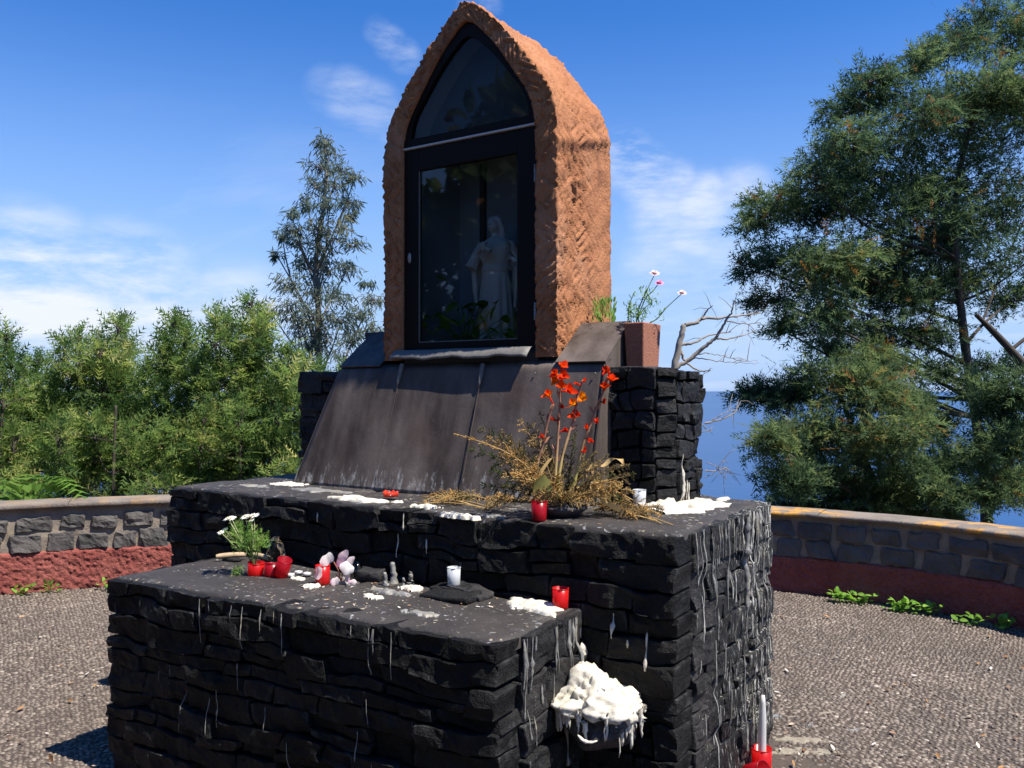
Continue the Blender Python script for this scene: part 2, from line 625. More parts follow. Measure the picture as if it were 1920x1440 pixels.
    M['black_frame'].node_tree.nodes['Principled BSDF'].inputs['Specular IOR Level'].default_value = 0.1
    M['bright_metal'] = simple('bright_metal', (0.30, 0.28, 0.25), 0.45, 0.1, 50, 0, 0.2)
    M['white_strip'] = simple('white_strip', (0.50, 0.46, 0.43), 0.5, 0.15, 60)
    M['inner_wall'] = simple('inner_wall', (0.34, 0.36, 0.40), 0.85, 0.15, 8)
    M['inner_dark'] = simple('inner_board', (0.045, 0.05, 0.06), 0.7, 0.15, 8)
    t = NT('door_glass')
    g = t.n('BsdfGlossy'); g.inputs['Roughness'].default_value = 0.02; g.inputs['Color'].default_value = (1, 1, 1, 1)
    tr = t.n('BsdfTransparent'); tr.inputs['Color'].default_value = (0.86, 0.90, 0.92, 1)
    fr = t.n('Fresnel'); fr.inputs['IOR'].default_value = 1.30
    mx = t.n('MixShader'); t.l(fr.outputs[0], mx.inputs[0]); t.l(tr.outputs[0], mx.inputs[1]); t.l(g.outputs[0], mx.inputs[2])
    t.l(mx.outputs[0], t.out.inputs['Surface'])
    M['glass'] = t.m
    t = NT('clear_plastic')
    g = t.n('BsdfGlossy'); g.inputs['Roughness'].default_value = 0.06
    tr = t.n('BsdfTransparent'); tr.inputs['Color'].default_value = (0.86, 0.88, 0.88, 1)
    fr = t.n('Fresnel'); fr.inputs['IOR'].default_value = 1.45
    t.l(t.n('Bump').outputs[0], fr.inputs['Normal'])
    mx = t.n('MixShader'); t.l(fr.outputs[0], mx.inputs[0]); t.l(tr.outputs[0], mx.inputs[1]); t.l(g.outputs[0], mx.inputs[2])
    t.l(mx.outputs[0], t.out.inputs['Surface'])
    M['clear'] = t.m

    def plastic(name, c, tl, rough=0.3):
        t = NT(name)
        n = t.noise(45, 3)
        cc = t.mix(n, tuple(x * 0.8 for x in c), c)
        t.col(cc); t.rough(rough)
        x = t.n('BsdfTranslucent'); t.l(cc, x.inputs['Color'])
        mx = t.n('MixShader'); mx.inputs[0].default_value = tl
        t.l(t.p.outputs[0], mx.inputs[1]); t.l(x.outputs[0], mx.inputs[2]); t.l(mx.outputs[0], t.out.inputs['Surface'])
        return t.m
    M['red_plastic'] = plastic('red_plastic', (0.78, 0.022, 0.022), 0.5)
    M['dark_red_plastic'] = plastic('dark_red_plastic', (0.50, 0.010, 0.022), 0.5)
    M['orange_plastic'] = plastic('orange_plastic', (0.80, 0.07, 0.03), 0.4)
    M['white_plastic'] = plastic('white_plastic', (0.72, 0.74, 0.76), 0.35)
    M['candle'] = plastic('candle_white', (0.82, 0.80, 0.76), 0.25, 0.4)
    M['tin'] = simple('tealight_tin', (0.70, 0.69, 0.68), 0.35, 0.1, 60, 0, 0.3)
    M['planter'] = simple('granular_terracotta', (0.33, 0.13, 0.075), 0.9, 0.75, 160, 1.0)
    M['dark_planter'] = simple('dark_planter', (0.045, 0.040, 0.042), 0.7, 0.4, 90, 0.5)
    M['statue'] = simple('statue_stone', (0.56, 0.51, 0.46), 0.75, 0.12, 12, 0.2)
    M['wood'] = simple('pale_wood', (0.42, 0.30, 0.18), 0.75, 0.35, 30, 0.4)
    M['loose'] = basalt('loose_stone_mat', 0.5, 0.024, 0.06)
    M['rock'] = basalt('rock_mat', 0.4, 0.05, 0.09)
    # --- perimeter wall
    t = NT('mortar')
    a = t.noise(5, 4); f = t.noise(60, 5, 0.65)
    c = t.mix(t.rng(a, 0.35, 0.65), (0.21, 0.17, 0.135), (0.31, 0.25, 0.19))
    c = t.mix(t.rng(t.noise(9, 2), 0.60, 0.70, 0, 0.7), c, (0.38, 0.31, 0.18))
    c = t.mix(t.rng(f, 0.5, 0.75, 0, 0.5), c, (0.11, 0.09, 0.075))
    t.col(c); t.rough(0.9); t.bump(f, 0.7, 0.012)
    M['mortar'] = t.m
    t = NT('wall_stone')
    a = t.noise(4, 3); f = t.noise(45, 6, 0.65)
    c = t.mix(t.rng(a, 0.35, 0.65), (0.066, 0.060, 0.056), (0.130, 0.114, 0.101))
    c = t.mix(t.rng(f, 0.5, 0.75, 0, 0.5), c, (0.05, 0.047, 0.047))
    t.col(c); t.rough(0.8); t.bump(t.mul(t.noise(13, 5), f, 'ADD'), 0.7, 0.018)
    M['wall_stone'] = t.m
    t = NT('wall_cap')
    a = t.noise(3.2, 4); f = t.noise(50, 6, 0.65)
    c = t.mix(t.rng(a, 0.35, 0.65), (0.15, 0.125, 0.105), (0.24, 0.20, 0.165))
    c = t.mix(t.rng(f, 0.5, 0.75, 0, 0.5), c, (0.09, 0.07, 0.055))
    lich = t.mul(t.rng(t.noise(5.0, 5, 0.65), 0.48, 0.60), t.rng(t.noise(1.1, 2), 0.42, 0.55))
    sx = t.n('SeparateXYZ'); t.l(t.wpos(), sx.inputs[0])
    c = t.mix(t.mul(t.mul(lich, t.rng(sx.outputs['X'], -4.2, -0.5, 0.25, 1.0)), 0.95), c, (0.55, 0.27, 0.05))
    t.col(c); t.rough(0.9); t.bump(f, 0.7, 0.012)
    M['cap'] = t.m
    t = NT('red_render')
    a = t.noise(4, 3); f = t.noise(55, 6, 0.65)
    c = t.mix(t.rng(a, 0.3, 0.7), (0.27, 0.060, 0.045), (0.36, 0.105, 0.080))
    c = t.mix(t.rng(f, 0.48, 0.72, 0, 0.75), c, (0.11, 0.030, 0.026))
    t.col(c); t.rough(0.9); t.bump(f, 1.0, 0.02)
    M['red_render'] = t.m
    # --- ground
    t = NT('pebble')
    c = t.ramp(t.attr(), [(0.0, (0.060, 0.042, 0.030)), (0.5, (0.165, 0.128, 0.098)), (0.85, (0.25, 0.20, 0.155)), (1.0, (0.40, 0.34, 0.27))])
    st = t.rng(t.noise(1.3, 4, 0.6), 0.40, 0.62)
    c = t.mix(t.mul(st, 0.5), c, (0.060, 0.045, 0.036))
    t.col(c); t.rough(0.6); t.bump(t.noise(160, 3), 0.3, 0.004)
    M['pebble'] = t.m
    t = NT('paving_bed')
    a = t.noise(2, 5); f = t.noise(70, 5, 0.65)
    v = t.voro(38, None)
    c = t.mix(t.rng(a, 0.3, 0.7), (0.050, 0.036, 0.027), (0.09, 0.066, 0.050))
    c = t.mix(t.rng(f, 0.5, 0.8, 0, 0.5), c, (0.12, 0.10, 0.08))
    t.col(c); t.rough(0.85); t.bump(t.mul(f, v, 'SUBTRACT'), 0.6, 0.012)
    M['bed'] = t.m
    t = NT('hillside')
    a = t.noise(0.8, 5); f = t.noise(9, 5, 0.65)
    c = t.mix(t.rng(a, 0.35, 0.65), (0.035, 0.045, 0.018), (0.075, 0.065, 0.035))
    c = t.mix(t.rng(f, 0.5, 0.7), c, (0.03, 0.028, 0.018))
    t.col(c); t.rough(0.95); t.bump(f, 0.8, 0.2)
    M['hill'] = t.m
    t = NT('sea_water')
    f = t.noise(0.012, 6, 0.6); g = t.noise(0.0006, 4, 0.6, t.wpos((1, 1, 1)))
    t.col(t.mix(t.rng(g, 0.35, 0.65), (0.007, 0.048, 0.150), (0.010, 0.058, 0.175)))
    t.rough(0.28); t.p.inputs['IOR'].default_value = 1.33
    t.p.inputs['Specular IOR Level'].default_value = 0.2
    t.bump(f, 0.25, 5.0)
    M['sea'] = t.m
    # --- plants
    M['bark'] = simple('bark', (0.060, 0.045, 0.035), 0.9, 0.45, 25, 0.6)
    M['dead_bark'] = simple('dead_bark', (0.26, 0.225, 0.19), 0.9, 0.4, 25, 0.5)
    M['euc_bark'] = simple('grey_bark', (0.16, 0.14, 0.12), 0.9, 0.4, 25, 0.5)
    M['acacia'] = leaf_mat('acacia_leaf', [(0, (0.040, 0.068, 0.040)), (0.45, (0.092, 0.140, 0.066)), (0.8, (0.18, 0.22, 0.085)), (0.93, (0.20, 0.20, 0.07)), (1.0, (0.24, 0.12, 0.045))], 0.45, 0.45)
    M['shrub'] = leaf_mat('shrub_leaf', [(0, (0.055, 0.105, 0.038)), (0.5, (0.165, 0.24, 0.070)), (0.85, (0.30, 0.34, 0.105)), (1.0, (0.46, 0.43, 0.17))], 0.52, 0.45)
    M['eucalypt'] = leaf_mat('eucalypt_leaf', [(0, (0.085, 0.12, 0.10)), (0.6, (0.15, 0.185, 0.14)), (1.0, (0.27, 0.24, 0.14))], 0.45, 0.4)
    M['fern'] = leaf_mat('fern_leaf', [(0, (0.08, 0.17, 0.03)), (1.0, (0.20, 0.33, 0.07))], 0.4)
    M['weed'] = leaf_mat('weed_leaf', [(0, (0.12, 0.25, 0.04)), (1.0, (0.28, 0.46, 0.09))], 0.4)
    M['reflected_leaves'] = leaf_mat('reflected_leaf', [(0, (0.03, 0.09, 0.015)), (1.0, (0.16, 0.32, 0.04))], 0.3, 0.25)  # leaves that stand in for green reflections in the shrine glass
    M['stem'] = leaf_mat('green_stem', [(0, (0.10, 0.17, 0.05)), (1.0, (0.26, 0.36, 0.12))], 0.2)
    M['succulent'] = leaf_mat('succulent_leaf', [(0, (0.12, 0.24, 0.05)), (0.7, (0.24, 0.40, 0.09)), (1.0, (0.40, 0.42, 0.16))], 0.3)
    M['pink_petal'] = leaf_mat('pink_petal', [(0, (0.70, 0.22, 0.45)), (0.5, (0.82, 0.55, 0.62)), (1.0, (0.88, 0.82, 0.72))], 0.3)
    M['white_petal'] = leaf_mat('white_petal', [(0, (0.80, 0.72, 0.40)), (0.4, (0.85, 0.83, 0.70)), (1.0, (0.86, 0.85, 0.80))], 0.25)
    M['glad'] = leaf_mat('gladiolus_petal', [(0, (0.62, 0.035, 0.015)), (0.5, (0.75, 0.09, 0.015)), (0.8, (0.80, 0.26, 0.02)), (1.0, (0.82, 0.55, 0.05))], 0.4)
    M['glad_stem'] = leaf_mat('gladiolus_stalk', [(0, (0.24, 0.075, 0.055)), (0.5, (0.42, 0.23, 0.15)), (0.8, (0.50, 0.38, 0.16)), (1.0, (0.45, 0.45, 0.13))], 0.15)
    M['dry'] = leaf_mat('dry_frond', [(0, (0.050, 0.080, 0.025)), (0.3, (0.16, 0.13, 0.055)), (0.6, (0.34, 0.235, 0.115)), (0.85, (0.52, 0.31, 0.10)), (1.0, (0.58, 0.42, 0.19))], 0.25, 0.7)
    M['orchid'] = leaf_mat('orchid_petal', [(0, (0.55, 0.25, 0.40)), (0.45, (0.80, 0.66, 0.66)), (1.0, (0.88, 0.85, 0.80))], 0.3)
    M['lime_leaf'] = leaf_mat('wilting_leaf', [(0, (0.22, 0.25, 0.07)), (1.0, (0.42, 0.42, 0.15))], 0.35)
    M['litter'] = leaf_mat('litter', [(0, (0.20, 0.10, 0.05)), (0.5, (0.42, 0.24, 0.11)), (1.0, (0.70, 0.66, 0.60))], 0.1)


make_materials()

# ------------------------------------------------------------------ dimensions (metres)
PLAT_Z, STEP_Z, PLIN_Z = 1.23, 0.904, 1.90
PX0, PX1, PY1 = -1.55, 1.55, 1.20
SX0, SX1 = -0.99, 1.14
SYR, SYL = -0.60, -0.72          # the step's front runs slightly askew


def struct(o):
    o['kind'] = 'structure'
    return o


# ------------------------------------------------------------------ terrain, sea, paving
WALL_CTRL = [(-7.6, 0.5), (-7.5, 2.6), (-7.0, 4.6), (-6.2, 6.1), (-5.3, 7.0), (-4.47, 7.48), (-3.66, 7.80), (-2.4, 8.15), (-1.0, 8.35), (0.3, 8.32),
             (1.35, 8.05), (2.296, 7.654), (2.772, 7.393), (3.318, 6.99), (3.82, 6.37), (4.25, 5.5), (4.5, 4.4), (4.55, 3.0), (4.5, 1.0)]
WALL = spline([(x, z, 0) for x, z in WALL_CTRL], 700)[:, :2]


def build_terrain():
    c = np.array([0.0, 2.0])
    d = WALL - c
    wa = np.arctan2(d[:, 0], d[:, 1]); wr = np.hypot(d[:, 0], d[:, 1])
    o = np.argsort(wa)
    th = np.linspace(-math.pi, math.pi, 181)[:-1]
    RW = np.interp(th, wa[o], wr[o])
    steep = np.clip((np.cos(th) + 0.55) / 0.5, 0, 1)
    rr = np.array([0, 0.5, 0.95, 1.0])
    ext = np.array([0.3, 0.8, 1.6, 2.6, 4, 6, 9, 14, 22, 40, 80, 150, 260, 420])
    V = []
    for k in range(len(th)):
        s, co = math.sin(th[k]), math.cos(th[k])
        for q in rr:
            r = q * RW[k]
            V.append((c[0] + s * r, c[1] + co * r, -0.03))
        for e in ext:
            r = RW[k] + e
            zz = (-0.15 - 0.62 * e) * steep[k] + (1 - steep[k]) * (0.02 * e)
            V.append((c[0] + s * r, c[1] + co * r, max(zz, -230)))
    V = np.array(V)
    W = np.array([tuple(cw(x, z, h)) for x, z, h in V])
    nz = fbm(W * 0.6, 3)
    out = V[:, 2] < -0.1
    W[out, 2] += nz[out] * 0.25
    nv = len(rr) + len(ext)
    struct(link('hillside', mesh(W, grid_faces(len(th), nv, True)[:, ::-1], MATS['hill'])))
    th = np.linspace(0, 2 * math.pi, 97)[:-1]
    rad = [0, 300, 1200, 5000, 20000, 80000, 400000]
    V = np.array([[CAM.x + r * math.cos(t), CAM.y + r * math.sin(t), -200] for t in th for r in rad])
    struct(link('sea', mesh(V, grid_faces(96, len(rad), True), MATS['sea'])))


build_terrain()


def inside_monument(x, y):
    a = (x > PX0 - 0.01) & (x < PX1 + 0.01) & (y > -0.01) & (y < 1.4)
    b = (x > SX0 - 0.01) & (x < SX1 + 0.01) & (y > SYL - 0.01) & (y < 0.2)
    return a | b


def build_paving():
    # cement bed inside the wall
    pts = [cw(x * 0.995, z * 0.995) for x, z in WALL[::7]]
    pts = [cw(-7.6, -6), ] + pts + [cw(4.5, -6)]
    V = np.array([(p.x, p.y, 0.0) for p in pts])
    # fan triangulate around a point inside, kept as one polygon
    struct_o = struct(link('paving', mesh(V, [list(range(len(V)))[::-1]], MATS['bed'], False)))
    # pebbles, set in rows
    rg = np.random.default_rng(5)
    tv = [(0, 0, 1.0)]
    for a in range(7):
        t = a / 7 * 2 * math.pi
        tv.append((0.72 * math.cos(t), 0.72 * math.sin(t), 0.66))
    for a in range(7):
        t = (a + 0.5) / 7 * 2 * math.pi
        tv.append((1.0 * math.cos(t), 1.0 * math.sin(t), -0.25))
    tv = np.array(tv)
    tf = [(0, 1 + a, 1 + (a + 1) % 7) for a in range(7)]
    for a in range(7):
        b = (a + 1) % 7
        tf.append((1 + a, 8 + a, 1 + b)); tf.append((1 + b, 8 + a, 8 + b))
    tf = np.array(tf)
    sp, rw = 0.031, 0.0255
    gx, gz = np.meshgrid(np.arange(-6.4, 5.2, sp), np.arange(2.6, 8.4, rw))
    # two bands laid at different angles, meeting along a line
    x0, z0 = gx.ravel(), gz.ravel()
    z0 = z0 + 0
    x0 = x0 + (np.round(z0 / rw) % 2) * sp * 0.5
    band = (z0 > 5.2 + 0.32 * (x0 - 2.0)) & (x0 > 0)
    ang = np.where(band, 0.62, -0.22) + 0.25 * np.sin(x0 * 0.9 + z0 * 0.7)
    x = x0 + rg.normal(0, 0.0055, len(x0)); z = z0 + rg.normal(0, 0.0042, len(x0))
    # wavy rows
    z = z + 0.10 * np.sin(x * 1.3) + 0.035 * np.sin(x * 3.1 + z)
    c = np.array([0.0, 2.0])
    d = WALL - c
    wa = np.arctan2(d[:, 0], d[:, 1]); wr = np.hypot(d[:, 0], d[:, 1]); o = np.argsort(wa)
    dx, dz = x - c[0], z - c[1]
    ok = np.hypot(dx, dz) < np.interp(np.arctan2(dx, dz), wa[o], wr[o]) - 0.03
    px = 960 + FPX * x / z
    py = 733 + FPX * 1.78 / z
    ok &= (px > -260) & (px < 2180) & (py < 1640)
    ok &= ~((px > 470) & (px < 1220))
    wx = CAM.x + RIGHT.x * x + FWD.x * z; wy = CAM.y + RIGHT.y * x + FWD.y * z
    ok &= ~inside_monument(wx, wy)
    dirty = (wx < 2.35) & (wx > 1.5) & (wy < 1.2) & (x > 0)
    ok &= rg.random(len(x)) > np.where(dirty, 0.55 * np.clip((2.45 - wx) / 0.5, 0, 1), 0.03)
    wx, wy, ang = wx[ok], wy[ok], ang[ok]
    n = len(wx)
    a = ang + YAW + rg.normal(0, 0.5, n)
    sx = 0.0155 * rg.uniform(0.75, 1.15, n); sy = 0.0098 * rg.uniform(0.8, 1.25, n); sz = rg.uniform(0.0028, 0.0075, n)
    ca, sa = np.cos(a), np.sin(a)
    jit = 1 + rg.normal(0, 0.10, (n, len(tv)))
    lx = tv[None, :, 0] * sx[:, None] * jit; ly = tv[None, :, 1] * sy[:, None] * jit; lz = tv[None, :, 2] * sz[:, None]
    V = np.stack([wx[:, None] + lx * ca[:, None] - ly * sa[:, None], wy[:, None] + lx * sa[:, None] + ly * ca[:, None], lz + 0.002], -1)
    F = (tf[None] + (np.arange(n) * len(tv))[:, None, None]).reshape(-1, 3)
    tint = np.repeat(np.clip(rg.beta(2.2, 2.6, n) + (rg.random(n) < 0.02) * 0.5, 0, 1), len(tv))
    o = link('pebbles', mesh(V.reshape(-1, 3), F, MATS['pebble'], True, tint), struct_o)
    o['kind'] = 'stuff'
    o['label'] = 'small brown beach pebbles set in rows in the paving'
    print('pebbles', n)


build_paving()

# ------------------------------------------------------------------ stones
_BOX = {}


def box_template(nx, ny, nz):
    k = (nx, ny, nz)
    if k in _BOX:
        return _BOX[k]

    def line(n):
        if n <= 2:
            return np.linspace(-1, 1, n + 1)
        e = 0.10
        return np.concatenate([[-1], np.linspace(-1 + e, 1 - e, n - 1), [1]])
    ax = [line(nx), line(ny), line(nz)]
    verts, idx, faces = [], {}, []

    def vid(p):
        q = (round(p[0], 5), round(p[1], 5), round(p[2], 5))
        if q not in idx:
            idx[q] = len(verts); verts.append(q)
        return idx[q]
    for d in range(3):
        a, b = [(1, 2), (2, 0), (0, 1)][d]
        for s in (-1, 1):
            for i in range(len(ax[a]) - 1):
                for j in range(len(ax[b]) - 1):
                    q = []
                    for (u, v) in ((i, j), (i + 1, j), (i + 1, j + 1), (i, j + 1)):
                        p = [0, 0, 0]; p[d] = s; p[a] = ax[a][u]; p[b] = ax[b][v]
                        q.append(vid(p))
                    faces.append(q if s > 0 else q[::-1])
    _BOX[k] = (np.array(verts, float), np.array(faces))
    return _BOX[k]


def stone_mesh(size, mat, seed, rough=0.010, rnd=0.016, segs=(8, 3, 4), cleft=0.5, flat=False):
    """an irregular block; its face looks along -y"""
    V, F = box_template(*segs)
    L = np.array(size) / 2
    P = V * L
    r = min(rnd, 0.45 * L.min())
    q = np.clip(P, -(L - r), L - r)
    d = P - q
    n = np.linalg.norm(d, axis=1)
    ok = n > 1e-9
    P[ok] = q[ok] + d[ok] / n[ok][:, None] * r
    rg = np.random.default_rng(int(seed * 7919) % 2 ** 31)
    nn = np.stack([fbm(P * 15, seed + k * 31, 4) for k in range(3)], -1)
    P = P + nn * rough
    # a split face: tilted plane plus steps
    fr = np.clip(-V[:, 1], 0, 1)
    ti = rg.normal(0, 0.055 * cleft, 2)
    P[:, 1] += fr * (ti[0] * P[:, 0] * 0.5 + ti[1] * P[:, 2])
    st = np.round(fbm(P * np.array([7, 7, 16]), seed + 3.3, 2) * 2.2) / 2.2
    P[:, 1] += fr * st * 0.011 * cleft
    # skewed ends, uneven top and bottom
    P[:, 0] += P[:, 2] * rg.normal(0, 0.12)
    P[:, 2] += P[:, 0] * rg.normal(0, 0.02)
    return mesh(P, F, mat, not flat)


STONES = {}      # collected world triangles for laying wax on


def place_stone(me, parent, c, ax, ay, name='stone', key=None):
    o = link(name, me, parent)
    M = Matrix((ax, ay, (0, 0, 1))).transposed().to_4x4()
    M.translation = Vector(c)
    o.matrix_basis = root_of(parent) @ M if False else M
    # child of a translated empty: undo the parent's offset through the inverse set in link()
    if key:
        nv = len(me.vertices)
        co = np.empty(nv * 3, np.float32); me.vertices.foreach_get('co', co)
        co = co.reshape(-1, 3) @ np.array(M.to_3x3()).T + np.array(c)
        STONES.setdefault(key, []).append((co, [tuple(p.vertices) for p in me.polygons]))
    return o


def masonry(parent, p0, p1, z0, z1, mat, seed, ch=(0.07, 0.13), sw=(0.14, 0.42), depth=0.16, key=None, top_of=None, skip=None, ends=(0, 0), proud=0.013, clf=1.1, rnd=0.0055):
    """courses of stone from p0 to p1 (plan points, outside face to the right of travel = facing out)"""
    rg = np.random.default_rng(seed)
    p0, p1 = Vector((p0[0], p0[1], 0)), Vector((p1[0], p1[1], 0))
    d = (p1 - p0); Ltot = d.length; d.normalize()
    out = Vector((d.y, -d.x, 0))          # outward
    z = z0
    cnt = 0
    hs = []
    while z < z1 - 0.02:
        h = rg.uniform(*ch)
        if z1 - (z + h) < ch[0] * 0.8:
            h = z1 - z
        hs.append((z, h)); z += h
    for ci, (z, h) in enumerate(hs):
        x = -ends[0] * (ci % 2) * 0.0
        while x < Ltot - 1e-3:
            w = rg.uniform(*sw) * (0.7 + 2.6 * h)
            if Ltot - (x + w) < sw[0] * 0.7:
                w = Ltot - x
            parts = [(z, h)]
            if h > 0.10 and rg.random() < 0.28:
                k = rg.uniform(0.35, 0.65)
                parts = [(z, h * k), (z + h * k, h * (1 - k))]
            for (zz, hh) in parts:
                if skip and skip(x + w / 2, zz + hh / 2, w, hh):
                    continue
                g = 0.007
                topc = zz + hh
                pr = rg.normal(0, proud)
                if topc > z1 - 0.01:
                    pr = abs(pr) * 0.5
                seg = (max(5, min(16, int(w / 0.022))), 3, max(4, min(8, int(hh / 0.016))))
                me = stone_mesh((w - g, depth, hh - g), mat, rg.random() * 300, rough=0.0065, rnd=rnd, segs=seg, cleft=clf, flat=True)
                # the joints wander: neighbours share one warp of the wall face
                nv = len(me.vertices)
                co = np.empty(nv * 3, np.float32); me.vertices.foreach_get('co', co); co = co.reshape(-1, 3)
                a_ = co[:, 0] + x + w / 2; z_ = co[:, 2] + zz + hh / 2
                fade = np.clip((z1 - z_) / 0.05, 0, 1) * np.clip(a_ / 0.10, 0, 1) * np.clip((Ltot - a_) / 0.10, 0, 1)
                Q = np.stack([a_ * 4.2, z_ * 6.5, np.full(nv, seed * 1.7)], -1)
                co[:, 2] += 0.026 * fade * fbm(Q, seed, 2)
                co[:, 0] += 0.026 * fade * fbm(Q * np.array([1, 1.6, 1]) + 7.7, seed + 1, 2)
                me.vertices.foreach_set('co', co.ravel())
                me.update()
                c = p0 + d * (x + w / 2) - out * (depth / 2 - pr - 0.006)
                tilt = rg.normal(0, 0.02)
                ax = (d + out * tilt).normalized(); ay = Vector((-ax.y, ax.x, 0))
                place_stone(me, parent, (c.x, c.y, zz + hh / 2), ax, ay, 'stone', key)
                cnt += 1
            x += w
    return cnt


def prism(poly, z0, z1, mat, parent, name):
    n = len(poly)
    V = [(x, y, z0) for x, y in poly] + [(x, y, z1) for x, y in poly]
    F = [list(range(n))[::-1], list(range(n, 2 * n))] + [[i, (i + 1) % n, n + (i + 1) % n, n + i] for i in range(n)]
    return link(name, mesh(np.array(V), F, mat, False), parent)


def slab(parent, poly, z_top, thick, mat, seed, name='top_slab', res=0.03, amp=0.004, wob=0.010):
    """flat worn slab over a convex polygon (4 corners, ccw): gridded top, ragged edges"""
    A, B, C, D = [np.array(p, float) for p in poly]
    nu = max(3, int(np.linalg.norm(B - A) / res)); nv = max(3, int(np.linalg.norm(D - A) / res))
    u = np.linspace(0, 1, nu)[:, None, None]; v = np.linspace(0, 1, nv)[None, :, None]
    P = (A * (1 - u) + B * u) * (1 - v) + (D * (1 - u) + C * u) * v
    P = P.reshape(-1, 2)
    W3 = np.concatenate([P, np.zeros((len(P), 1))], 1)
    U = np.repeat(np.linspace(0, 1, nu), nv); Vv = np.tile(np.linspace(0, 1, nv), nu)
    eu = (U < 1e-6) | (U > 1 - 1e-6); ev = (Vv < 1e-6) | (Vv > 1 - 1e-6)
    n2 = np.stack([fbm(W3 * 9, seed, 3), fbm(W3 * 9, seed + 9, 3)], -1)
    P = P + np.where((eu | ev)[:, None], n2 * wob, n2 * wob * 0.3)
    z = z_top + fbm(W3 * 6, seed + 4, 4) * amp
    z = np.where(eu | ev, z - 0.006, z)
    top = np.concatenate([P, z[:, None]], 1)
    # skirt
    ring = [i * nv for i in range(nu)] + [(nu - 1) * nv + j for j in range(1, nv)] + [i * nv + nv - 1 for i in range(nu - 2, -1, -1)] + [j for j in range(nv - 2, 0, -1)]
    m = len(ring)
    base = top[ring].copy()
    base[:, 2] = z_top - thick
    base[:, :2] += np.stack([fbm(base * 12, seed + 1, 2), fbm(base * 12, seed + 2, 2)], -1) * 0.006
    nV = len(top)
    F = [grid_faces(nu, nv)]
    F.append(np.array([[ring[k], nV + k, nV + (k + 1) % m, ring[(k + 1) % m]] for k in range(m)]))
    V = np.concatenate([top, base])
    nd = np.array(F[0]); area = 0
    p = V[nd[0]]
    if np.cross(p[1] - p[0], p[2] - p[0])[2] < 0:
        F = [f[:, ::-1] for f in F]
    return link(name, mesh(V, F, mat, True), parent)


# ------------------------------------------------------------------ the altar masonry
plat = thing('masonry_platform', 'black basalt altar platform, wide middle tier dripping with wax', 'altar', (0, 0.6, 0))
step = thing('masonry_step', 'low black basalt offering step in front of the wide platform', 'step', (0.07, -0.33, 0))
plin = thing('masonry_plinth', 'upper black basalt block behind the metal apron under the orange shrine', 'plinth', (0, 0.95, PLAT_Z))


